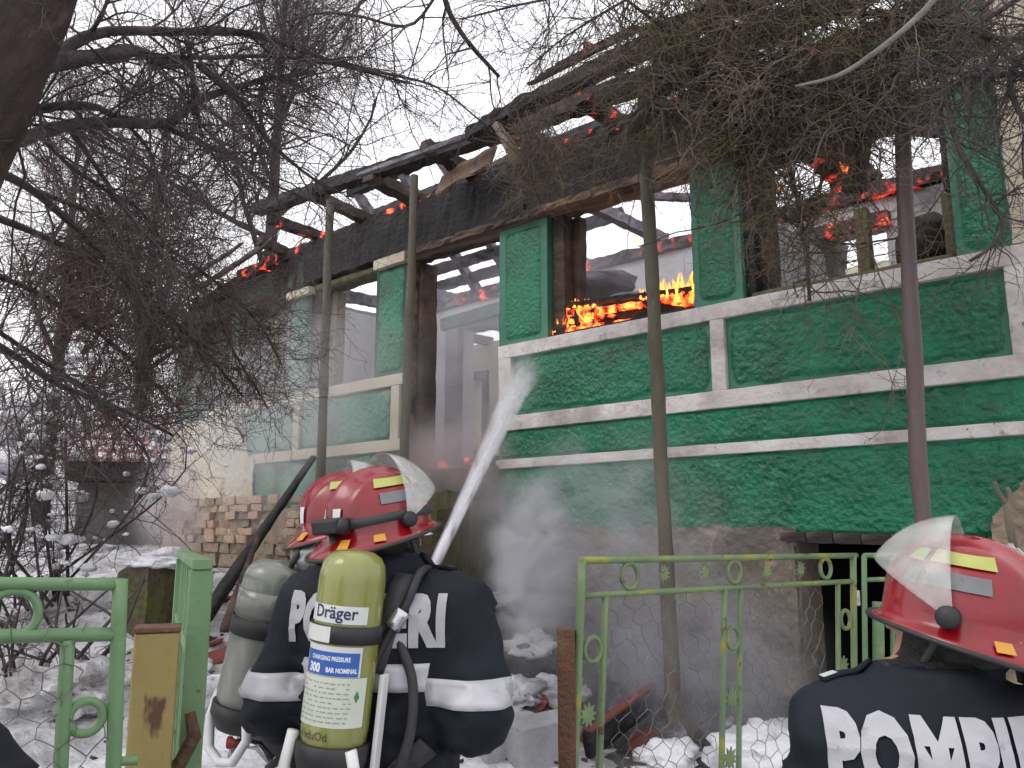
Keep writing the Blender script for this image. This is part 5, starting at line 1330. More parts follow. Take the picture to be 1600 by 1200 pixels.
def cap(P, a, b, ra, rb=None):
    rb = ra if rb is None else rb
    a, b = np.asarray(a, float), np.asarray(b, float); ab = b - a
    t = np.clip(((P - a) @ ab) / (ab @ ab + 1e-12), 0, 1)
    return np.linalg.norm(P - a - t[..., None] * ab, axis=-1) - (ra + (rb - ra) * t)
def ell(P, c_, rad):
    p = (P - np.asarray(c_)); rad = np.asarray(rad)
    k0 = np.linalg.norm(p / rad, axis=-1); k1 = np.linalg.norm(p / rad ** 2, axis=-1)
    return k0 * (k0 - 1) / np.maximum(k1, 1e-6)
def smin(a, b, k):
    h_ = np.clip(0.5 + 0.5 * (b - a) / k, 0, 1); return b * (1 - h_) + a * h_ - k * h_ * (1 - h_)
def body_sdf(pose, seed):
    sh, el, wr = pose['shoulder'], pose['elbow'], pose['wrist']
    def f(P, folds=True, arms=True):
        d = ell(P, (0, -0.005, 1.28), (0.205, 0.145, 0.25))
        d = smin(d, ell(P, (0, 0.01, 1.06), (0.195, 0.145, 0.24)), 0.08)
        d = smin(d, ell(P, (0, 0, 0.92), (0.190, 0.145, 0.17)), 0.06)
        d = smin(d, cap(P, (-0.15, -0.02, 1.425), (0.15, -0.02, 1.425), 0.088), 0.07)
        d = smin(d, ell(P, (0, -0.055, 1.385), (0.20, 0.105, 0.145)), 0.05)
        d = smin(d, cap(P, (0, -0.02, 1.41), (0, -0.005, 1.52), 0.115, 0.068), 0.06)
        for s in (0, 1):
            x = (-1, 1)[s]
            if arms:
                d = smin(d, cap(P, sh[s], el[s], 0.086, 0.070), 0.045)
                d = smin(d, cap(P, el[s], wr[s], 0.070, 0.050), 0.03)
            d = smin(d, cap(P, (0.095 * x, 0, 0.90), (0.115 * x, 0.02, 0.50), 0.110, 0.086), 0.05)
            d = smin(d, cap(P, (0.115 * x, 0.02, 0.50), (0.12 * x, -0.015, 0.11), 0.086, 0.078), 0.03)
            d = smin(d, cap(P, (0.12 * x, -0.02, 0.06), (0.135 * x, 0.15, 0.045), 0.058, 0.046), 0.03)
        # collar standing round the neck
        q = np.hypot(P[..., 0] / 1.0, (P[..., 1] + 0.008) / 1.05); zz = P[..., 2] - 1.530 - 0.10 * (P[..., 1] + 0.008) * -1.0
        d = smin(d, np.hypot(q - 0.084, zz * 0.5) - 0.013, 0.018)
        if folds:
            near = np.abs(d) < 0.06
            if near.any():
                Q = P[near]; w = sstep(1.62, 1.50, Q[:, 2]) * (1 - 0.72 * sstep(-0.03, -0.10, Q[:, 1]) * sstep(1.27, 1.35, Q[:, 2]))
                n1 = fbm(Q * np.array([6, 6, 9]) + seed, 3, seed); n2 = 1 - np.abs(fbm(Q * np.array([9, 9, 15]) + seed * 2, 2, seed + 5)) * 2
                d = d.copy(); d[near] += w * (0.022 * n1 - 0.016 * n2)
        # head and face
        hd = pose['head']; hx = pose.get('hx', 0.0); Rh = np.array(Euler(hd).to_matrix()); Q = (P - np.array([hx, 0.012, 1.53])) @ Rh
        hh = ell(Q, (0, 0.0, 0.105), (0.076, 0.096, 0.118))
        hh = smin(hh, ell(Q, (0, 0.035, 0.045), (0.055, 0.065, 0.062)), 0.03)
        hh = smin(hh, cap(Q, (0, 0.094, 0.105), (0, 0.118, 0.070), 0.010, 0.015), 0.012)
        hh = smin(hh, cap(Q, (-0.035, 0.088, 0.122), (0.035, 0.088, 0.122), 0.012), 0.012)
        hh = smin(hh, cap(Q, (-0.020, 0.094, 0.035), (0.020, 0.094, 0.035), 0.009), 0.010)
        for s in (-1, 1):
            hh = np.minimum(hh, ell(Q, (0.079 * s, -0.005, 0.10), (0.012, 0.020, 0.033)))
            hh = -smin(-hh, ell(Q, (0.032 * s, 0.103, 0.105), (0.018, 0.014, 0.012)), 0.012)
            hh = np.minimum(hh, ell(Q, (0.032 * s, 0.088, 0.105), (0.013, 0.012, 0.011)))
        return smin(d, hh, 0.02)
    return f
def march(f, O, Dv, far=0.7, skin_=0.003):
    t = np.zeros(len(O)); alive = np.ones(len(O), bool)
    for _ in range(60):
        P = O + Dv * t[:, None]; d = f(P) - skin_
        t = np.where(alive, t + 0.75 * d, t); alive &= np.abs(d) > 0.0006
        t = np.minimum(t, far)
    return O + Dv * t[:, None], t < far - 1e-6
def glove_mesh(wr, fwd, up, side, parent):
    """palm and five bent fingers closed round a hose; fwd from the wrist, up = back of the hand, side = +1 right hand"""
    fwd = unit(np.asarray(fwd, float)); up = np.asarray(up, float); up = unit(up - fwd * (up @ fwd)); rt = np.cross(fwd, up) * side
    o = np.asarray(wr, float)
    def W_(a, b, c_): return o + fwd * a + rt * b + up * c_
    org = o - 0.14; n = 70; h_ = 0.28 / n * 1.15
    ax = [org[k] - 0.02 + h_ * np.arange(n + 4) for k in range(3)]
    P = np.stack(np.meshgrid(*ax, indexing='ij'), -1)
    d = cap(P, W_(-0.05, 0, 0), W_(0.02, 0, 0), 0.042, 0.036)
    d = smin(d, cap(P, W_(0.03, -0.025, 0), W_(0.075, -0.030, 0), 0.019), 0.02)
    d = smin(d, cap(P, W_(0.03, 0.020, 0), W_(0.078, 0.028, 0), 0.019), 0.02)
    for k, L_ in enumerate((0.85, 0.98, 1.0, 0.8)):
        b = -0.033 + 0.022 * k
        k0, k1, k2, k3 = W_(0.085, b, 0.002), W_(0.085 + 0.034 * L_, b, -0.012), W_(0.085 + 0.030 * L_, b, -0.042), W_(0.085 - 0.002, b, -0.052)
        g_ = np.minimum(np.minimum(cap(P, k0, k1, 0.0105, 0.0100), cap(P, k1, k2, 0.0100, 0.0095)), cap(P, k2, k3, 0.0095, 0.0088))
        d = smin(d, g_, 0.006)
    th_ = np.minimum(cap(P, W_(0.03, -0.036, -0.006), W_(0.062, -0.050, -0.030), 0.014, 0.012), cap(P, W_(0.062, -0.050, -0.030), W_(0.090, -0.030, -0.050), 0.012, 0.010))
    d = smin(d, th_, 0.008)
    V, F = surface_nets(d, [ax[k][0] for k in range(3)], h_)
    return link_mesh('glove', V, F, 'glove_black', parent, True)

def text_flat(body, size, bold=0.0, sx=1.0, spacing=1.0, maxlen=None):
    """built-in font as a flat triangulated mesh, centred; returns verts (n,2) and faces"""
    cu = bpy.data.curves.new('t', 'FONT'); cu.body = body; cu.size = size; cu.offset = bold; cu.space_character = spacing; cu.resolution_u = 3
    ob = bpy.data.objects.new('t', cu); scn.collection.objects.link(ob)
    dg = bpy.context.evaluated_depsgraph_get(); me = bpy.data.meshes.new_from_object(ob.evaluated_get(dg))
    bpy.data.objects.remove(ob); bpy.data.curves.remove(cu)
    bm = bmesh.new(); bm.from_mesh(me); bpy.data.meshes.remove(me)
    bmesh.ops.remove_doubles(bm, verts=bm.verts, dist=1e-6); bmesh.ops.triangulate(bm, faces=bm.faces)
    for v in bm.verts: v.co.x *= sx
    if maxlen:
        for _ in range(5):
            es = [e for e in bm.edges if e.calc_length() > maxlen]
            if not es: break
            bmesh.ops.subdivide_edges(bm, edges=es, cuts=1, use_grid_fill=False); bmesh.ops.triangulate(bm, faces=bm.faces)
    bm.verts.index_update()
    V = np.array([v.co[:2] for v in bm.verts]); F = [tuple(v.index for v in f.verts) for f in bm.faces]
    bm.free()
    lo, hi = V.min(0), V.max(0)
    return V - (lo + hi) / 2, F, hi - lo

def helmet(parent, M, lamp=False, name='helmet'):
    """M: 4x4 local matrix of the helmet; front is +y, z=0 at the brim line"""
    A_, B_, C_ = 0.118, 0.142, 0.150
    def tr_(p):
        p = np.asarray(p, float); sh_ = p.shape; q = p.reshape(-1, 3); Mx = np.array(M)
        return (q @ Mx[:3, :3].T + Mx[:3, 3]).reshape(sh_)
    nT, nS = 64, 16
    th = np.linspace(0, 2 * PI, nT + 1)
    def shell(ph, t, off=0.0):
        sp = np.sign(np.sin(ph)) * np.abs(np.sin(ph)) ** 0.86; cp = np.abs(np.cos(ph)) ** 0.92
        x = A_ * sp * np.sin(t); y = B_ * sp * np.cos(t); z = C_ * cp
        ridge = 0.010 * np.exp(-(x / 0.017) ** 2) * sstep(0.02, 0.07, z)
        side = 0.004 * np.exp(-((np.abs(x) - 0.062) / 0.010) ** 2) * sstep(0.03, 0.08, z)
        p = np.stack([x, y, z], -1); nrm = unit(p / np.array([A_, B_, C_]) ** 2)
        return p + nrm * (ridge + side + off)[..., None]
    T, S = np.meshgrid(th, np.linspace(0.001, PI / 2, nS), indexing='xy')
    G_ = shell(S, T, np.zeros_like(S))
    rear = (0.5 - 0.5 * np.cos(th)) ** 1.6; front = (0.5 + 0.5 * np.cos(th)) ** 2
    rows = [G_]
    edge = None
    for k, q in enumerate((0.25, 0.6, 1.0)):
        e_ = 0.013 + 0.047 * rear + 0.010 * front
        rr = np.stack([(A_ + e_ * q) * np.sin(th), (B_ + e_ * q) * np.cos(th), -0.006 - (0.010 + 0.034 * rear) * q ** 1.3], -1)
        rows.append(rr[None]); edge = rr
    G_ = np.concatenate(rows, 0)
    mb = MB(); mb.grid(tr_(G_), flip=False); hm = mb.build(name, 'helmet_red', parent, True)
    sl_ = hm.modifiers.new('wall', 'SOLIDIFY'); sl_.thickness = 0.004; sl_.offset = 1
    mb = MB(); P = tr_(edge[:-1]); mb.tube(np.vstack([P, P[:1]]), 0.0048, 8, cap=False); mb.build('brim_trim', 'rubber', hm, True)
    def tape(t0, t1, p0, p1, mat, sd):
        Tt, Pp = np.meshgrid(np.linspace(R(t0), R(t1), 12) * sd, np.linspace(R(p0), R(p1), 5), indexing='xy')
        mb = MB(); mb.grid(tr_(shell(Pp, Tt, np.full_like(Pp, 0.0052))), flip=sd < 0)
        return mb.build('reflective_tape', mat, hm, True)
    for sd in (-1, 1):
        tape(62, 118, 36, 48, 'tape_yellow', sd); tape(40, 56, 38, 50, 'tape_yellow', sd)
        tape(64, 112, 55, 67, 'tape_grey', sd); tape(46, 58, 56, 68, 'tape_grey', sd)
    tape(160, 171, 66, 84, 'label_white', -1); tape(160, 171, 66, 84, 'label_white', 1)
    for tt in (118, 150, -118, -150):              # small orange marks on the rear brim
        t = R(tt); e_ = 0.013 + 0.047 * (0.5 - 0.5 * math.cos(t)) ** 1.6; rr_ = (0.5 - 0.5 * math.cos(t)) ** 1.6
        g_ = np.array([[((A_ + e_ * q) * math.sin(t + dt), (B_ + e_ * q) * math.cos(t + dt), -0.0005 - (0.010 + 0.034 * rr_) * q ** 1.3) for q in (0.35, 0.8)] for dt in (-0.09, 0, 0.09)])
        mb = MB(); mb.grid(tr_(g_ + np.array([0, 0, 0.003])), flip=True); mb.build('brim_mark', 'tape_orange', hm)
    al, be = np.meshgrid(np.linspace(R(26), R(80), 12), np.linspace(R(-86), R(86), 30), indexing='ij')
    vr = np.array([0.136, 0.184, 0.184])
    G_ = np.stack([vr[0] * np.sin(be), vr[1] * np.cos(be) * np.cos(al), vr[2] * np.cos(be) * np.sin(al) + 0.012], -1)
    mb = MB(); mb.grid(tr_(G_)); vz = mb.build('visor', 'visor_clear', hm, True)
    sv = vz.modifiers.new('wall', 'SOLIDIFY'); sv.thickness = 0.002
    for sd in (-1, 1):
        mb = MB(); mb.lathe([(0.001, 0.012), (0.017, 0.011), (0.020, 0.005), (0.020, -0.012), (0.001, -0.013)], (0, 0, 0), 16, np.array(Euler((0, R(90) * sd, 0)).to_matrix()))
        V = np.concatenate(mb.v) + np.array([0.132 * sd, 0.010, 0.018]); mb2 = MB(); mb2.add(tr_(V), mb.f); mb2.build('visor_pivot', 'rubber', hm, True)
    # inner band and chin strap
    tt = np.linspace(0, 2 * PI, 40)
    mb = MB(); P = np.stack([0.100 * np.sin(tt), 0.122 * np.cos(tt), np.full_like(tt, -0.006)], -1); mb.tube(tr_(P), 0.014, 6, cap=False); mb.build('liner', 'rubber', hm, True)
    for sd in (-1, 1):
        mb = MB(); P = resample([(0.100 * sd, 0.02, 0.0), (0.086 * sd, 0.045, -0.07), (0.045 * sd, 0.085, -0.135)], 8); mb.tube(tr_(P), 0.007, 6); mb.build('chin_strap', 'strap', hm, True)
    if lamp:
        mb = MB(); ts = np.linspace(R(35), R(215), 30)
        P = np.stack([(A_ + 0.006) * np.sin(ts), (B_ + 0.006) * np.cos(ts), 0.020 + 0.012 * np.sin(ts)], -1)
        V0 = tr_(P + np.array([0, 0, 0.011])); V1 = tr_(P - np.array([0, 0, 0.011])); mb.grid(np.stack([V0, V1], 1)); st_ = mb.build('lamp_strap', 'strap', hm, True)
        s2_ = st_.modifiers.new('wall', 'SOLIDIFY'); s2_.thickness = 0.003; s2_.offset = 0
        t = R(168); c0 = np.array([(A_ + 0.028) * math.sin(t), (B_ + 0.024) * math.cos(t), 0.030])
        Rl = np.array(Euler((0, 0, -t + 0.3)).to_matrix())
        mb = MB(); mb.box((0, 0, 0), (0.075, 0.042, 0.036), Rl); V = tr_(np.concatenate(mb.v) + c0); m2 = MB(); m2.add(V, mb.f); m2.build('headlamp', 'rubber', hm, False, 0.006)
        mb = MB(); mb.tube([c0 + Rl @ np.array([-0.055, 0, -0.004]), c0 + Rl @ np.array([-0.030, 0, -0.002])], 0.020, 14); V = tr_(np.concatenate(mb.v)); m2 = MB(); m2.add(V, mb.f); m2.build('headlamp', 'rubber', hm, True)
        mb = MB(); mb.tube([c0 + Rl @ np.array([0.0, -0.01, -0.02]), c0 + Rl @ np.array([-0.005, -0.015, -0.055]), c0 + Rl @ np.array([-0.012, -0.005, -0.085])], 0.010, 8); V = tr_(np.concatenate(mb.v)); m2 = MB(); m2.add(V, mb.f); m2.build('lamp_clip', 'rubber', hm, True)
    return hm

def fwd_yaw(turn):
    """yaw that points local +y along the level view direction, turned left by the given degrees"""
    return math.atan2(HV[1], HV[0]) - PI / 2 + R(turn)
def local_to(root_loc, rotm, sc_):
    return lambda p: np.asarray(root_loc) + sc_ * (np.asarray(rotm) @ np.asarray(p, float))

BODIES = {}
def firefighter(label, loc, turn, roll, scale_, pose, seed, head_turn, head_pitch, lamp=False, text=True, stripes=True, group='firefighters in dark blue uniforms', head_roll=0.0, res=0.0125):
    root = bpy.data.objects.new('person', None); scn.collection.objects.link(root)
    tag(root, label, 'person', group)
    Rm = Euler((0, R(roll), 0)).to_matrix(); Rz = Matrix.Rotation(fwd_yaw(turn), 3, 'Z'); Rt = Rz @ Rm
    root.location = tuple(float(k) for k in loc); root.rotation_euler = Rt.to_euler(); root.scale = (scale_,) * 3
    pose = dict(pose); pose['head'] = (R(head_pitch), R(head_roll), R(head_turn))
    f = body_sdf(pose, seed)
    h_ = res
    pts = np.array(pose['elbow'] + pose['wrist'] + pose['shoulder'])
    lo = np.minimum(pts.min(0) - 0.13, [-0.26, -0.22, -0.03]); hi = np.maximum(pts.max(0) + 0.13, [0.26, 0.27, 1.84])
    ax = [np.arange(lo[k], hi[k] + h_, h_) for k in range(3)]
    P = np.stack(np.meshgrid(*ax, indexing='ij'), -1)
    D = np.empty(P.shape[:3])
    for i in range(0, P.shape[0], 8): D[i:i + 8] = f(P[i:i + 8])
    V, F = surface_nets(D, lo, h_)
    o = link_mesh('body', V, F, 'navy', root, True)
    me = o.data
    for mt in ('skin', 'boot', 'glove_black'): me.materials.append(MATS[mt])
    cen = V[F].mean(1); Q = (cen - np.array([pose.get('hx', 0.0), 0.012, 1.53])) @ np.array(Euler(pose['head']).to_matrix())
    mi = np.zeros(len(F), np.int32)
    mi[cen[:, 2] < 0.17] = 2
    hd = (cen[:, 2] > 1.565)
    mi[hd] = 3
    mi[hd & (Q[:, 1] > 0.088) & (Q[:, 2] > 0.0) & (Q[:, 2] < 0.15) & (np.abs(Q[:, 0]) < 0.07)] = 1
    me.polygons.foreach_set('material_index', mi)
    for s in (0, 1):
        el, wr = np.array(pose['elbow'][s]), np.array(pose['wrist'][s]); d_ = unit(wr - el)
        glove_mesh(wr + d_ * 0.055, d_, pose.get('hand_up', (0, 0, 1)), (-1, 1)[s], root)
    def ring_strip(a, b, t0, t1, rstart, mat, name='reflective_stripe', n=44, span=(0, 2 * PI), m_=5, rmax=None):
        a, b = np.asarray(a, float), np.asarray(b, float); d_ = unit(b - a); L_ = np.linalg.norm(b - a)
        e1 = unit(np.cross(d_, [0.3, 1, 0.2])); e2 = np.cross(d_, e1)
        if abs(d_[2]) > 0.9: e1, e2 = np.array([1.0, 0, 0]), np.array([0, 1.0, 0])
        an = np.linspace(span[0], span[1], n + 1); tt = np.linspace(t0, t1, m_)
        Aa, Tt = np.meshgrid(an, tt, indexing='ij')
        ce = a + d_ * (Tt.ravel() * L_)[:, None]
        dr = np.cos(Aa.ravel())[:, None] * e1 + np.sin(Aa.ravel())[:, None] * e2
        g_ = f if rmax else (lambda P: f(P, True, False))
        Pp, ok = march(g_, ce + dr * rstart, -dr, rstart, 0.0035)
        dist = np.linalg.norm(Pp - ce, axis=1); Pp = ce + dr * np.minimum(dist, rmax or 9)[:, None]; keep = np.ones(len(Pp), bool)
        idx = np.arange((n + 1) * m_).reshape(n + 1, m_); kq = keep.reshape(n + 1, m_)
        qd = np.stack([idx[:-1, :-1], idx[1:, :-1], idx[1:, 1:], idx[:-1, 1:]], -1)[kq[:-1, :-1] & kq[1:, 1:] & kq[1:, :-1] & kq[:-1, 1:]]
        ob = link_mesh(name, Pp, qd, mat, root, True)
        so = ob.modifiers.new('cloth', 'SOLIDIFY'); so.thickness = 0.003; so.offset = 0
        return ob
    if stripes:
        ring_strip((0, 0, 1.20), (0, 0, 1.40), 0.26, 0.58, 0.30, 'reflective', n=80)
        for s in (0, 1):
            ring_strip(pose['shoulder'][s], pose['elbow'][s], 0.62, 0.88, 0.125, 'reflective', rmax=0.118)
            ring_strip(pose['elbow'][s], pose['wrist'][s], 0.55, 0.76, 0.11, 'reflective', rmax=0.095)
    ring_strip((0, 0, 0.95), (0, 0, 1.05), 0.2, 0.75, 0.30, 'belt_red', 'belt', n=60)
    for s in (-1, 1):                              # shoulder tabs
        P_ = resample([(0.10 * s, 0.01, 1.62), (0.14 * s, 0.0, 1.60), (0.19 * s, -0.01, 1.58)], 8)
        A_ = []
        for dy in (-0.022, 0.022):
            q, _ = march(f, P_ + np.array([0, dy, 0]), np.tile([[0, 0, -1.0]], (8, 1)), 0.4, 0.006); A_.append(q)
        mb = MB(); mb.grid(np.stack(A_, 1), flip=s > 0); ob = mb.build('shoulder_tab', 'navy', root, True)
        so = ob.modifiers.new('cloth', 'SOLIDIFY'); so.thickness = 0.008; so.offset = 0
        q = A_[0][6:8], A_[1][6:8]
        mb = MB(); mb.grid(np.stack([A_[0][5:8], A_[1][5:8]], 1) + np.array([0, 0, 0.006]), flip=s > 0); mb.build('shoulder_mark', 'label_white' if s < 0 else 'strap', root, True)
    if text:
        V2, F2, sz = text_flat('POMPIERI', 0.19, 0.0130, 0.50, 1.13, 0.012)
        k = 0.43 / sz[0]; V2 = V2 * np.array([k, 0.128 / sz[1]])
        O = np.stack([V2[:, 0] * 0.97, np.full(len(V2), -0.45), V2[:, 1] + pose.get('text_z', 1.415)], -1)
        Pp, ok = march(f, O, np.tile([[0, 1.0, 0]], (len(O), 1)), 0.75, 0.005)
        F2 = [q for q in F2 if all(ok[i] for i in q)]
        link_mesh('lettering', Pp, F2, 'lettering', root, False)
    Rh = Euler(pose['head']).to_matrix().to_4x4()
    M = Matrix.Translation((pose.get('hx', 0.0), 0.012, 1.53)) @ Rh @ Matrix.Translation((0, -0.004, 0.110)) @ Matrix.Rotation(R(-4), 4, 'X')
    helmet(root, M, lamp)
    return root, f, Rt, pose

def cyl_frame(base, axis, out):
    """local frame of an air cylinder: z along the axis, -y points away from the wearer's back"""
    z = unit(np.asarray(axis, float)); y = -np.asarray(out, float); y = unit(y - z * (y @ z)); x = np.cross(y, z)
    return np.stack([x, y, z], 1), np.asarray(base, float)
def air_set(label, base, axis, out, col, texts, r_=0.080, length=0.50, hoses=None, dark_base=False):
    Rm, b0 = cyl_frame(base, axis, out)
    root = thing('breathing_apparatus', b0, label, 'air cylinder', 'air cylinders on the firefighters\' backs')
    T = lambda p: np.asarray(p, float) @ Rm.T + b0
    def add(name, mb, mat, smooth=True, parent=root, bevel=0.0):
        m2 = MB(); m2.add(T(np.concatenate(mb.v)), mb.f); return m2.build(name, mat, parent, smooth, bevel)
    pr = [(0.001, -0.03), (0.045, -0.028), (0.066, -0.010), (r_ * 0.96, 0.02), (r_, 0.05), (r_, length * 0.5), (r_, length - 0.075), (r_ * 0.985, length - 0.055), (r_ * 0.93, length - 0.032), (r_ * 0.80, length - 0.014), (r_ * 0.55, length - 0.003), (r_ * 0.25, length + 0.001), (0.001, length + 0.002)]
    mb = MB(); mb.lathe(pr, n=48); cy_ = add('cylinder', mb, col)
    def wrap(name, a0, a1, z0, z1, mat, off, parent=cy_, thick=0.0):
        a = np.linspace(R(a0 + 8), R(a1 + 8), 28); z = np.linspace(z0, z1, 3)
        A_, Z_ = np.meshgrid(a, z, indexing='ij'); rr = r_ + off
        mb = MB(); mb.grid(np.stack([rr * np.sin(A_), -rr * np.cos(A_), Z_], -1)); ob = add(name, mb, mat, True, parent)
        if thick:
            so = ob.modifiers.new('t', 'SOLIDIFY'); so.thickness = thick; so.offset = 0
        return ob
    def write(body, size, ang, z, mat, off, sx=1.0, bold=0.0, name='print'):
        V2, F2, sz = text_flat(body, size, bold, sx, 1.0, 0.012)
        a = V2[:, 0] / r_ + R(ang + 8); rr = r_ + off
        P = np.stack([rr * np.sin(a), -rr * np.cos(a), z + V2[:, 1]], -1)
        return link_mesh(name, T(P), F2, mat, cy_, False)
    if texts:
        wrap('label', -62, 52, length - 0.1640, length - 0.1240, 'label_white', 0.0012)
        write('Dräger', 0.0400, -4, length - 0.1440, 'ink_navy', 0.0022, 0.95, 0.0006)
        wrap('strap_band', -165, 165, length - 0.2096, length - 0.1696, 'rubber', 0.004, root, 0.004)
        wrap('strap_patch', -74, -6, length - 0.2072, length - 0.1720, 'label_white', 0.0075, root)
        wrap('label', -58, 50, length - 0.2816, length - 0.2144, 'label_white', 0.0012)
        wrap('label', -54, 46, length - 0.2800, length - 0.2272, 'label_blue', 0.0020)
        write('CHARGING PRESSURE', 0.0140, -4, length - 0.2416, 'ink_white', 0.0030, 0.70, 0.0004)
        write('300', 0.0272, -30, length - 0.2648, 'ink_white', 0.0030, 0.8, 0.0012); write('BAR NOMINAL', 0.0148, 18, length - 0.2664, 'ink_white', 0.0030, 0.72, 0.0005)
        wrap('label', -62, 66, length - 0.3920, length - 0.2828, 'label_green', 0.0012)
        rg = np.random.RandomState(3)
        for q in range(9):
            z = length - 0.2976 - 0.0105 * q
            mb = MB(); x = -54
            while x < 44:
                w = rg.uniform(3, 11); a = np.linspace(R(x), R(min(x + w, 48)), 4); rr = r_ + 0.0021
                A_, Z_ = np.meshgrid(a, [z, z + 0.0028], indexing='ij'); mb.grid(np.stack([rr * np.sin(A_), -rr * np.cos(A_), Z_], -1)); x += w + rg.uniform(1.5, 5)
                if q in (1, 4) and rg.rand() < 0.3: x += 14
            add('print', mb, 'ink_pale', False, cy_)
        mb = MB(); a = R(56); rr = r_ + 0.002
        mb.add([(rr * math.sin(a + dx), -rr * math.cos(a + dx), length - 0.3240 + dz) for dx, dz in ((0, 0.014), (0.09, 0), (0, -0.014), (-0.09, 0))], [(0, 3, 2, 1)]); add('print', mb, material('ink_green', (0.05, 0.22, 0.11), rough=0.5), False, cy_)
        write('RaduOd', 0.0256, -20, length - 0.4120, 'ink_dark', 0.0022, 0.9)
    else:
        wrap('strap_band', -165, 165, length - 0.215, length - 0.165, 'rubber', 0.004, root, 0.004)
        wrap('protector', -180, 180, length - 0.160, length - 0.085, 'cyl_grey', 0.003, root, 0.003)
    mb = MB(); mb.lathe([(0.02, -0.075), (0.074, -0.06), (r_ + 0.006, -0.02), (r_ + 0.006, 0.012), (r_ + 0.001, 0.014)], n=36); add('base_cup', mb, 'rubber')
    mb = MB(); mb.tube([(-0.085, -0.04, 0.03), (-0.095, -0.045, -0.05), (-0.06, -0.05, -0.13), (0, -0.05, -0.15), (0.06, -0.05, -0.13), (0.092, -0.045, -0.06), (0.07, -0.05, 0.012)], 0.014, 10); add('guard_bar', mb, 'white_plastic')
    mb = MB(); mb.lathe([(0.012, -0.15), (0.02, -0.145), (0.02, -0.07), (0.012, -0.06)], n=14); add('valve', mb, 'steel')
    # back plate between cylinder and wearer, harness tubes
    mb = MB(); mb.beam((0, r_ + 0.022, -0.14), (0, r_ + 0.022, length - 0.10), 0.20, 0.018, up=(0, 1, 0)); add('back_plate', mb, 'strap', False, root, 0.006)
    mb = MB(); mb.beam((0.098, 0.03, -0.05), (0.098, 0.03, 0.17), 0.012, 0.034, up=(0, 1, 0)); pl = add('side_plate', mb, 'white_plastic', False, root, 0.003)
    for s in (1,):
        mb = MB(); P = resample([(0.07 * s, r_ + 0.01, length - 0.16), (0.11 * s, r_ + 0.0, length - 0.22), (0.155 * s, r_ - 0.01, length - 0.30), (0.165 * s, r_ - 0.02, length - 0.42), (0.12 * s, r_ - 0.01, -0.10), (0.05 * s, r_, -0.17)], 22)
        mb.tube(P, 0.0125, 10); add('carry_frame', mb, 'strap')
    return root, T
# ---- who stands where
POSE_NOZZLE = {'shoulder': [(-0.20, -0.01, 1.425), (0.20, -0.01, 1.425)], 'elbow': [(-0.270, -0.06, 1.185), (0.270, -0.06, 1.195)], 'wrist': [(-0.10, 0.17, 1.13), (0.115, 0.21, 1.24)]}
POSE_DOWN = {'shoulder': [(-0.205, -0.01, 1.425), (0.205, -0.01, 1.425)], 'elbow': [(-0.275, -0.04, 1.13), (0.275, -0.04, 1.13)], 'wrist': [(-0.20, 0.17, 1.05), (0.20, 0.17, 1.05)]}
def stand(px, py, D, head_z):
    """root position and scale so that the head centre falls on that pixel with the feet on the snow"""
    h = at_d(px, py, D); g_ = gz(h) - 0.01
    return np.array([h[0], h[1], g_]), (h[2] - g_) / head_z
lA, sA = stand(606, 824, 2.22, 1.635)
A_root, fA, RA, poseA = firefighter('firefighter with a yellow-green air cylinder on the back, seen from behind directing the water jet', lA, -16, 0, sA, POSE_NOZZLE, 3, -34, 14, lamp=True)
lB, sB = stand(553, 816, 2.62, 1.635)
B_root, fB, RB, poseB = firefighter('firefighter half hidden behind the one with the jet, wearing the grey air cylinder', lB, -48, 0, sB, POSE_DOWN, 5, -22, 14, res=0.016)
lC, sC = stand(1442, 972, 1.40, 1.635)
C_root, fC, RC, poseC = firefighter('firefighter in the right foreground with a red helmet and POMPIERI across the back', lC, -8, 0, sC, {**POSE_DOWN, 'text_z': 1.435, 'hx': 0.045, 'elbow': [(-0.19, 0.11, 1.14), (0.19, 0.11, 1.14)], 'wrist': [(-0.10, 0.26, 1.10), (0.10, 0.26, 1.10)], 'shoulder': [(-0.165, -0.01, 1.42), (0.165, -0.01, 1.42)]}, 8, 62, 14, stripes=True)
lD = at_d(-348, 900, 0.92); lD[2] = gz(lD)
D_root, fD, RD, poseD = firefighter('person in dark blue uniform whose shoulder shows in the bottom left corner', lD, 0, 0, 0.96, POSE_DOWN, 11, 0, 0, text=False, res=0.017)

def to_world(root_loc, Rt, sc_):
    Rn = np.array(Rt); return lambda p: np.asarray(root_loc) + sc_ * (np.asarray(p, float) @ Rn.T)
# air cylinder of the front firefighter: placed where the photograph shows its top and foot
TA = to_world(lA, RA, sA); outA = np.array(RA) @ np.array([0, -1.0, 0])
top = at_d(551, 905, 1.975); foot = at_d(520, 1165, 1.915)
air_set('yellow-green air cylinder with white and blue labels strapped to the firefighter with the jet', foot, top - foot, outA, 'cyl_olive', True, 0.080, 0.45)
TB = to_world(lB, RB, sB); outB = np.array(RB) @ np.array([0, -1.0, 0])
top = at_d(424, 930, 2.46); foot = at_d(384, 1105, 2.42)
rootB, TcB = air_set('worn grey air cylinder with a black band strapped to the half hidden firefighter', foot, top - foot, -HV * 0.8 - RV * 0.6, 'cyl_grey', False, 0.092, 0.43)
mb = MB(); q = at_d(372, 1160, 2.40); mb.tube([q - RV * 0.03, q + RV * 0.02], 0.018, 12); mb.build('valve_knob', material('knob_red', (0.25, 0.02, 0.025), rough=0.5), rootB, True)
mb = MB(); mb.tube([q + RV * 0.02, q + RV * 0.06 - ZV * 0.01, q + RV * 0.10 - ZV * 0.05], 0.014, 10); mb.build('valve_body', 'steel', rootB, True)

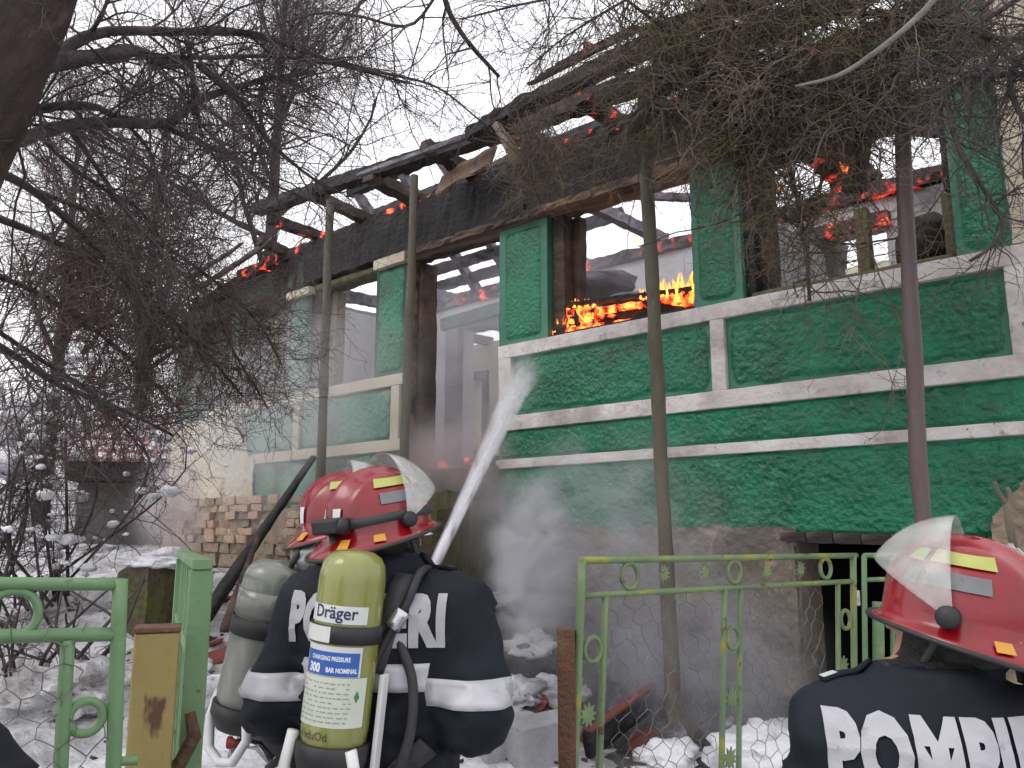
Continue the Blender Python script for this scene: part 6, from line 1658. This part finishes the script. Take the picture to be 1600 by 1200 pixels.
# harness webbing over the shoulders of the front firefighter
def webbing(root, f, pts, w, mat='strap', name='harness_strap', face=(0, -1, 0)):
    P = resample(pts, 16); d_ = np.asarray(face, float); t = np.gradient(P, axis=0); s_ = unit(np.cross(t, d_))
    A_ = []
    for k in (-1, 1):
        O = P + s_ * k * w / 2 + d_ * 0.25
        q, _ = march(f, O, np.tile(-d_[None], (16, 1)), 0.5, 0.008); A_.append(q)
    mb = MB(); mb.grid(np.stack(A_, 1)); ob = mb.build(name, mat, root, True)
    so = ob.modifiers.new('web', 'SOLIDIFY'); so.thickness = 0.006; so.offset = 0; return ob
for root_, f_ in ((A_root, fA), (B_root, fB)):
    webbing(root_, f_, [(0.10, 0, 1.52), (0.085, 0, 1.42), (0.05, 0, 1.30)], 0.05)
    webbing(root_, f_, [(-0.10, 0, 1.52), (-0.085, 0, 1.42), (-0.05, 0, 1.30)], 0.05)
    webbing(root_, f_, [(0.02, 0, 1.02), (0.09, 0, 1.06), (0.17, 0, 1.13)], 0.05)
    webbing(root_, f_, [(-0.02, 0, 1.02), (-0.09, 0, 1.06), (-0.17, 0, 1.13)], 0.05)
mb = MB(); P = resample([(0.045, -0.18, 1.30), (0.085, -0.172, 1.38), (0.125, -0.150, 1.46), (0.135, -0.10, 1.525), (0.125, 0.0, 1.53)], 16); mb.tube(P, 0.011, 10); mb.build('air_hose', 'rubber', A_root, True)
mb = MB(); P = resample([(0.095, -0.172, 1.40), (0.118, -0.160, 1.44)], 4); mb.tube(P, 0.020, 12); mb.build('hose_coupling', 'steel', A_root, True)
# face mask hanging at the neck of the one behind
mk = at_d(492, 872, 2.50)
mask = thing('breathing_mask', mk, 'pale grey breathing mask hanging at the shoulder of the half hidden firefighter', 'mask')
blob('face_piece', mk, (0.15, 0.13, 0.11), 'grey_rubber', 501, mask, 0.35, 1.6, 28, 20)
for k, (dx, dz) in enumerate(((-0.05, -0.03), (0.0, -0.05), (0.05, -0.02))):
    mb = MB(); P = resample([mk + RV * (dx * 0.6) + ZV * 0.05, mk + RV * dx - HV * 0.062 + ZV * dz * 0.3, mk + RV * dx * 1.6 + ZV * (dz - 0.04)], 8); mb.tube(P, 0.009, 8); mb.build('head_strap', 'rubber', mask, True)
mb = MB(); mb.tube([mk - RV * 0.0 + ZV * 0.055, mk + ZV * 0.085], 0.008, 8); mb.build('buckle', 'steel', mask, True)

# the nozzle and its hose in the hands of the front firefighter
nz0 = TA((0.05, 0.28, 1.20))
jet0 = at_d(668, 905, 2.62); hit = at_y(822, 575, -0.02)
jd = unit(hit - jet0)
nozz = thing('hose_nozzle', nz0, 'fire hose nozzle held in front of the firefighter with the yellow cylinder', 'nozzle')
mb = MB(); mb.tube([nz0, nz0 * 0.6 + jet0 * 0.4, jet0 - jd * 0.06], [0.026, 0.022, 0.022], 14); mb.build('barrel', 'rubber', nozz, True)
mb = MB(); mb.tube([jet0 - jd * 0.075, jet0 - jd * 0.03, jet0], [0.024, 0.030, 0.024], 16); mb.build('tip', 'steel', nozz, True)
mb = MB(); P = resample([nz0, TA((-0.03, 0.24, 1.05)), TA((-0.22, 0.30, 0.60)), TA((-0.35, 0.1, 0.08)), TA((-0.5, -0.6, 0.03)), TA((-0.9, -1.3, 0.03))], 30); P[:, 2] = np.maximum(P[:, 2], ground_z(P[:, 0], P[:, 1]) + 0.03)
mb.tube(P, np.full(30, 0.026), 12); tag(mb.build('fire_hose', material('hose_cloth', (0.30, 0.28, 0.24), (0.22, 0.20, 0.17), 10, 0.8), None, True), 'flat canvas fire hose trailing from the nozzle over the snow', 'hose')
# ================================================================== fire, water, smoke
def burn_bar(name, a, b, w, h_, mat, seed, rough=0.2):
    mb = MB(); L_ = np.linalg.norm(np.asarray(b) - np.asarray(a)); mb.beam(a, b, w, h_, seg=max(4, int(L_ / 0.05)), rough=rough, seed=seed); return mb.build(name, mat, house, False)
a, b = at_y(860, 480, 0.10), at_y(1084, 451, 0.10)
burn_bar('burning_rail', a, b, 0.05, 0.035, 'char', 1)
burn_bar('burning_rail', at_y(862, 492, 0.12), at_y(935, 484, 0.12), 0.05, 0.05, 'ember_hot', 2, 0.3)
burn_bar('burning_rail', at_y(905, 492, 0.15), at_y(1084, 462, 0.15), 0.05, 0.05, 'ember_hot', 3, 0.3)
burn_bar('burning_rail', at_y(862, 520, 0.10), at_y(972, 512, 0.12), 0.06, 0.05, 'ember_hot', 4, 0.35)
burn_bar('burning_rail', at_y(930, 500, 0.20), at_y(1075, 478, 0.20), 0.08, 0.12, 'char', 5, 0.2)
for k, x in enumerate((863, 874, 886, 900, 914, 928)):
    burn_bar('burning_rail', at_y(x, 482 - 0.1 * k, 0.11), at_y(x + (4 if k % 2 else -3), 522 - 0.5 * k, 0.11), 0.035, 0.035, 'ember_hot' if k % 3 else 'char', 6 + k, 0.35)
burn_bar('burning_rail', at_y(1072, 455, 0.10), at_y(1076, 486, 0.10), 0.05, 0.05, 'ember_hot', 14, 0.3)
burn_bar('burning_rail', at_y(1082, 430, 0.10), at_y(1083, 470, 0.10), 0.03, 0.03, 'ember_hot', 15, 0.3)

for k, (x0, y0, x1, y1) in enumerate([(862, 506, 960, 494), (870, 515, 1000, 500), (1000, 480, 1080, 466), (1040, 472, 1082, 478), (940, 488, 1070, 468), (960, 508, 1040, 496)]):
    burn_bar('burning_rail', at_y(x0, y0, 0.13 + 0.02 * (k % 3)), at_y(x1, y1, 0.13 + 0.02 * (k % 3)), 0.035, 0.03, 'ember_hot', 30 + k, 0.4)

def flame_material():
    m = bpy.data.materials.new('flame'); m.use_nodes = True
    n, l = m.node_tree.nodes, m.node_tree.links; n.clear()
    tc = n.new('ShaderNodeTexCoord'); nz = n.new('ShaderNodeTexNoise'); nz.inputs['Scale'].default_value = 13; nz.inputs['Detail'].default_value = 3
    mp = n.new('ShaderNodeMapping'); mp.inputs['Scale'].default_value = (1, 1, 0.45); l.new(tc.outputs['Object'], mp.inputs['Vector']); l.new(mp.outputs[0], nz.inputs['Vector'])
    rp = n.new('ShaderNodeValToRGB'); rp.color_ramp.elements[0].position = 0.38; rp.color_ramp.elements[0].color = (1.0, 0.13, 0.015, 1); rp.color_ramp.elements[1].position = 0.66; rp.color_ramp.elements[1].color = (1.0, 0.46, 0.08, 1)
    l.new(nz.outputs[0], rp.inputs[0])
    em = n.new('ShaderNodeEmission'); em.inputs['Strength'].default_value = 2.6; l.new(rp.outputs[0], em.inputs[0])
    tr_ = n.new('ShaderNodeBsdfTransparent'); mx = n.new('ShaderNodeMixShader')
    mr = n.new('ShaderNodeMapRange'); mr.inputs[1].default_value = 0.36; mr.inputs[2].default_value = 0.58; mr.inputs[3].default_value = 0.12; mr.inputs[4].default_value = 0.88
    l.new(nz.outputs[0], mr.inputs[0]); l.new(mr.outputs[0], mx.inputs[0]); l.new(tr_.outputs[0], mx.inputs[1]); l.new(em.outputs[0], mx.inputs[2])
    o = n.new('ShaderNodeOutputMaterial'); l.new(mx.outputs[0], o.inputs[0]); MATS['flame'] = m
flame_material()
rg = np.random.RandomState(44)
def tongue(mb, p, h_, w, seed):
    n = 8; K = 9; v = []
    lean = rg.uniform(-0.35, 0.35) * h_; ph0 = rg.rand() * 6
    for i in range(K):
        t = i / (K - 1); r_ = w * (math.sin(PI * min(1, t * 1.25 + 0.12)) ** 0.8 if t < 0.7 else (1 - t) / 0.3 * 0.62) + 0.001
        cx = lean * t * t + 0.16 * w * math.sin(ph0 + 5 * t); cyy = 0.10 * w * math.cos(ph0 + 4 * t)
        for j in range(n):
            a = 2 * PI * j / n; v.append((p[0] + cx + r_ * math.cos(a), p[1] + cyy + 0.5 * r_ * math.sin(a), p[2] + h_ * t))
    f = [(i * n + j, i * n + (j + 1) % n, (i + 1) * n + (j + 1) % n, (i + 1) * n + j) for i in range(K - 1) for j in range(n)]
    mb.add(v, f)
def flames(label, spots, name='flames'):
    mb = MB()
    for (px, py, Y, h_, w) in spots: tongue(mb, at_y(px, py, Y), h_, w, 0)
    o = mb.build(name, 'flame', None, True); tag(o, label, None, None, 'stuff'); return o
sp_ = []
for k in range(46):
    u = rg.rand(); x = 1000 + 84 * u
    sp_.append((x, 470 - (x - 1000) * 0.14 + rg.uniform(-3, 3), rg.uniform(0.06, 0.24), rg.uniform(0.05, 0.11) + 0.12 * u * rg.rand(), rg.uniform(0.008, 0.020)))
for k in range(16):
    x = 893 + 38 * rg.rand(); sp_.append((x, 481, rg.uniform(0.06, 0.2), rg.uniform(0.03, 0.09), rg.uniform(0.008, 0.016)))
for k in range(14):
    x = 866 + 62 * rg.rand(); sp_.append((x, 522 - (x - 866) * 0.12 - rg.rand() * 22, rg.uniform(0.05, 0.1), rg.uniform(0.02, 0.06), rg.uniform(0.006, 0.012)))
for k in range(8): sp_.append((1068 + 14 * rg.rand(), 484 - rg.rand() * 18, 0.06, rg.uniform(0.03, 0.09), rg.uniform(0.008, 0.014)))
for k in range(3): sp_.append((1080 + 3 * rg.rand(), 440 + 6 * k, 0.07, rg.uniform(0.04, 0.09), rg.uniform(0.007, 0.012)))
flames('orange and yellow flames licking over the sill of the middle window', sp_)
flames('small flames on the partition behind the middle window', [(x, y + 10, 2.12, rg.uniform(.04, .10), rg.uniform(.012, .025)) for x, y in ((884, 400), (890, 397), (992, 370), (998, 368))])
flames('small flames on the fallen timbers behind the rightmost window', [(x, y, 1.9, rg.uniform(.06, .16), rg.uniform(.012, .03)) for x, y in ((1330, 222), (1335, 228), (1340, 234), (1368, 200), (1374, 204), (1318, 268), (1325, 272), (1262, 210), (1298, 222), (1205, 295), (1212, 298), (1220, 300), (1458, 162), (1460, 180), (1200, 448), (1210, 446))])
# ---- water jet: a narrow cone of spray, dense at the nozzle, opening into mist at the wall
def cone_volume(name, a, b, r0, r1, dens, pw, label, kind=None, cat=None, fil=0.35):
    a, b = np.asarray(a), np.asarray(b); L_ = float(np.linalg.norm(b - a)); d = unit(b - a)
    n, K = 20, 14; v = []
    for i in range(K):
        t = i / (K - 1); r_ = r0 + (r1 - r0) * t ** pw
        for j in range(n): v.append((r_ * math.cos(2 * PI * j / n), r_ * math.sin(2 * PI * j / n), L_ * t))
    f = [(i * n + j, i * n + (j + 1) % n, (i + 1) * n + (j + 1) % n, (i + 1) * n + j) for i in range(K - 1) for j in range(n)] + [tuple(range(n))[::-1], tuple(range((K - 1) * n, K * n))]
    me = bpy.data.meshes.new(name); me.from_pydata(v, [], f); me.update()
    o = bpy.data.objects.new(name, me); scn.collection.objects.link(o)
    o.location = tuple(a); o.rotation_euler = Vector(d).to_track_quat('Z', 'Y').to_euler()
    m = bpy.data.materials.new(name); m.use_nodes = True; nn_, l = m.node_tree.nodes, m.node_tree.links; nn_.clear()
    tc = nn_.new('ShaderNodeTexCoord'); sx = nn_.new('ShaderNodeSeparateXYZ'); l.new(tc.outputs['Object'], sx.inputs[0])
    def mth(op, x, y=None, z=None):
        q = nn_.new('ShaderNodeMath'); q.operation = op
        for k, w in enumerate((x, y, z)):
            if w is None: continue
            if isinstance(w, (int, float)): q.inputs[k].default_value = w
            else: l.new(w, q.inputs[k])
        return q.outputs[0]
    t = mth('DIVIDE', sx.outputs[2], L_); tp = mth('POWER', mth('MAXIMUM', t, 0.0001), pw)
    rad = mth('MULTIPLY_ADD', tp, r1 - r0, r0)
    rr = mth('DIVIDE', mth('SQRT', mth('ADD', mth('MULTIPLY', sx.outputs[0], sx.outputs[0]), mth('MULTIPLY', sx.outputs[1], sx.outputs[1]))), rad)
    fall = mth('MAXIMUM', mth('SUBTRACT', 1.0, mth('MULTIPLY', rr, rr)), 0.0)
    nz = nn_.new('ShaderNodeTexNoise'); nz.inputs['Scale'].default_value = 1.0; nz.inputs['Detail'].default_value = 4
    mp = nn_.new('ShaderNodeMapping'); mp.inputs['Scale'].default_value = (26, 26, 3.0); l.new(tc.outputs['Object'], mp.inputs['Vector']); l.new(mp.outputs[0], nz.inputs['Vector'])
    st_ = mth('MAXIMUM', mth('MULTIPLY', mth('SUBTRACT', nz.outputs[0], fil), 3.0), 0.0)
    den = mth('MULTIPLY', mth('DIVIDE', dens, rad), mth('MULTIPLY', fall, st_))
    end = mth('MULTIPLY', den, mth('SUBTRACT', 1.15, mth('POWER', mth('MAXIMUM', t, 0.0001), 3.0)))
    pv = nn_.new('ShaderNodeVolumePrincipled'); pv.inputs['Color'].default_value = (0.97, 0.97, 1.0, 1); pv.inputs['Anisotropy'].default_value = 0.1
    l.new(end, pv.inputs['Density']); om = nn_.new('ShaderNodeOutputMaterial'); l.new(pv.outputs[0], om.inputs['Volume'])
    try: m.cycles.volume_step_rate = 0.06
    except Exception: pass
    me.materials.append(m); tag(o, label, cat, None, kind); return o
jet = cone_volume('water_jet', jet0, hit, 0.022, 0.16, 1.1, 1.5, 'white water jet shooting up from the nozzle to the wall beside the doorway', None, 'water jet')
def water_material():
    m = bpy.data.materials.new('water_white'); m.use_nodes = True; n, l = m.node_tree.nodes, m.node_tree.links; b = n['Principled BSDF']
    tc = n.new('ShaderNodeTexCoord'); mp = n.new('ShaderNodeMapping'); mp.inputs['Scale'].default_value = (34, 34, 2.2); nz = n.new('ShaderNodeTexNoise'); nz.inputs['Scale'].default_value = 1.0; nz.inputs['Detail'].default_value = 5
    l.new(tc.outputs['Object'], mp.inputs['Vector']); l.new(mp.outputs[0], nz.inputs['Vector'])
    mr = n.new('ShaderNodeMapRange'); mr.inputs[1].default_value = 0.36; mr.inputs[2].default_value = 0.62; mr.inputs[3].default_value = 0.05; mr.inputs[4].default_value = 0.62
    l.new(nz.outputs[0], mr.inputs[0])
    sz_ = n.new('ShaderNodeSeparateXYZ'); l.new(tc.outputs['Object'], sz_.inputs[0]); fd = n.new('ShaderNodeMapRange'); fd.inputs[1].default_value = 1.0; fd.inputs[2].default_value = 4.4; fd.inputs[3].default_value = 1.0; fd.inputs[4].default_value = 0.25
    l.new(sz_.outputs[2], fd.inputs[0]); ml = n.new('ShaderNodeMath'); ml.operation = 'MULTIPLY'; l.new(mr.outputs[0], ml.inputs[0]); l.new(fd.outputs[0], ml.inputs[1]); l.new(ml.outputs[0], b.inputs['Alpha']); b.inputs['Base Color'].default_value = (0.93, 0.93, 0.96, 1); b.inputs['Roughness'].default_value = 0.3
    b.inputs['Subsurface Weight'].default_value = 0.0; MATS['water_white'] = m
water_material()
Lj = float(np.linalg.norm(hit - jet0)); core = MB(); zz = np.linspace(0, Lj * 0.80, 30)
core.tube(np.stack([0.004 * np.sin(zz * 3), 0.004 * np.cos(zz * 2.3), zz], -1), 0.011 + 0.018 * (zz / Lj) ** 1.2, 14, cap=False)
co = core.build('water_core', 'water_white', None, True); co.parent = jet
# splash mist where the jet strikes, with falling drops
def smoke(name, c_, size, dens, col, scale, thr, label, seed, rot=(0, 0, 0), step=0.5, soft=1.0, aniso=0.2, stretch=(1, 1, 1)):
    bm = bmesh.new(); bmesh.ops.create_icosphere(bm, subdivisions=3, radius=1.0); me = bpy.data.meshes.new(name); bm.to_mesh(me); bm.free()
    o = bpy.data.objects.new(name, me); scn.collection.objects.link(o); o.location = tuple(float(k) for k in c_); o.scale = tuple(k / 2 for k in size); o.rotation_euler = rot
    m = bpy.data.materials.new(name); m.use_nodes = True; n, l = m.node_tree.nodes, m.node_tree.links; n.clear()
    tc = n.new('ShaderNodeTexCoord')
    ln_ = n.new('ShaderNodeVectorMath'); ln_.operation = 'LENGTH'; l.new(tc.outputs['Object'], ln_.inputs[0])
    mr = n.new('ShaderNodeMapRange'); mr.interpolation_type = 'SMOOTHSTEP'; mr.inputs[1].default_value = 1.0; mr.inputs[2].default_value = 1.0 - soft; mr.inputs[3].default_value = 0.0; mr.inputs[4].default_value = 1.0
    l.new(ln_.outputs['Value'], mr.inputs[0])
    mp = n.new('ShaderNodeMapping'); mp.inputs['Scale'].default_value = tuple(size[k] / 2 * stretch[k] for k in range(3)); mp.inputs['Location'].default_value = (seed * 3.1, seed * 1.7, seed * 0.9)
    l.new(tc.outputs['Object'], mp.inputs['Vector'])
    nz = n.new('ShaderNodeTexNoise'); nz.inputs['Scale'].default_value = scale; nz.inputs['Detail'].default_value = 5.0; nz.inputs['Roughness'].default_value = 0.62; nz.inputs['Distortion'].default_value = 1.0
    l.new(mp.outputs[0], nz.inputs['Vector'])
    m2 = n.new('ShaderNodeMapRange'); m2.inputs[1].default_value = thr - 0.10; m2.inputs[2].default_value = thr + 0.25; m2.inputs[4].default_value = dens
    l.new(nz.outputs[0], m2.inputs[0])
    mu = n.new('ShaderNodeMath'); mu.operation = 'MULTIPLY'; l.new(mr.outputs[0], mu.inputs[0]); l.new(m2.outputs[0], mu.inputs[1])
    pv = n.new('ShaderNodeVolumePrincipled'); pv.inputs['Color'].default_value = (*col, 1); pv.inputs['Anisotropy'].default_value = aniso
    l.new(mu.outputs[0], pv.inputs['Density']); om = n.new('ShaderNodeOutputMaterial'); l.new(pv.outputs[0], om.inputs['Volume'])
    try: m.cycles.volume_step_rate = step
    except Exception: pass
    me.materials.append(m); tag(o, label, None, None, 'stuff'); return o
SK = (0.82, 0.82, 0.86)
ja = HEAD
smoke('smoke', at_d(832, 880, 5.5), (1.15, 0.8, 1.55), 22.0, SK, 3.4, 0.52, 'thick bluish grey smoke curling up beside the stone steps', 1, (0, R(-30), -HEAD), 0.5)
smoke('smoke', at_d(925, 830, 5.6), (3.0, 0.9, 1.7), 6.5, SK, 2.2, 0.50, 'thin smoke drifting along the foot of the green wall', 2)
smoke('smoke', at_d(1050, 1040, 4.9), (2.3, 1.0, 1.5), 6.5, (0.74, 0.74, 0.80), 2.4, 0.47, 'smoke filling the pit behind the gate leaf', 3)
smoke('smoke', at_y(425, 640, -0.9), (5.6, 1.2, 2.9), 1.9, (0.86, 0.85, 0.87), 1.2, 0.42, 'pale smoke veiling the left end of the house', 4)
smoke('smoke', at_d(265, 800, 8.6), (1.1, 0.9, 1.7), 8.0, (0.86, 0.79, 0.80), 2.0, 0.45, 'puff of white smoke at the broken brick corner', 5, (0, R(14), -HEAD))
smoke('smoke', (-6.0, 1.6, 3.6), (9.5, 2.6, 2.8), 0.40, (0.95, 0.95, 1.0), 0.9, 0.38, 'haze of smoke hanging inside the burnt rooms', 6, soft=0.5)
smoke('smoke', at_y(700, 745, -0.5), (1.9, 0.9, 1.5), 6.0, (0.80, 0.70, 0.72), 2.2, 0.44, 'steam rolling out over the door threshold', 7)
smoke('smoke', at_y(905, 425, 0.9), (0.9, 0.7, 0.8), 1.6, (0.80, 0.80, 0.86), 2.4, 0.45, 'white smoke curling inside the middle window', 8)
smoke('water_mist', at_y(815, 590, -0.18), (0.75, 0.5, 0.9), 2.2, (0.95, 0.95, 0.98), 3.0, 0.42, 'mist splashing off the wall where the jet strikes', 9)
for o in scn.objects:
    if '_b' in o: del o['_b']
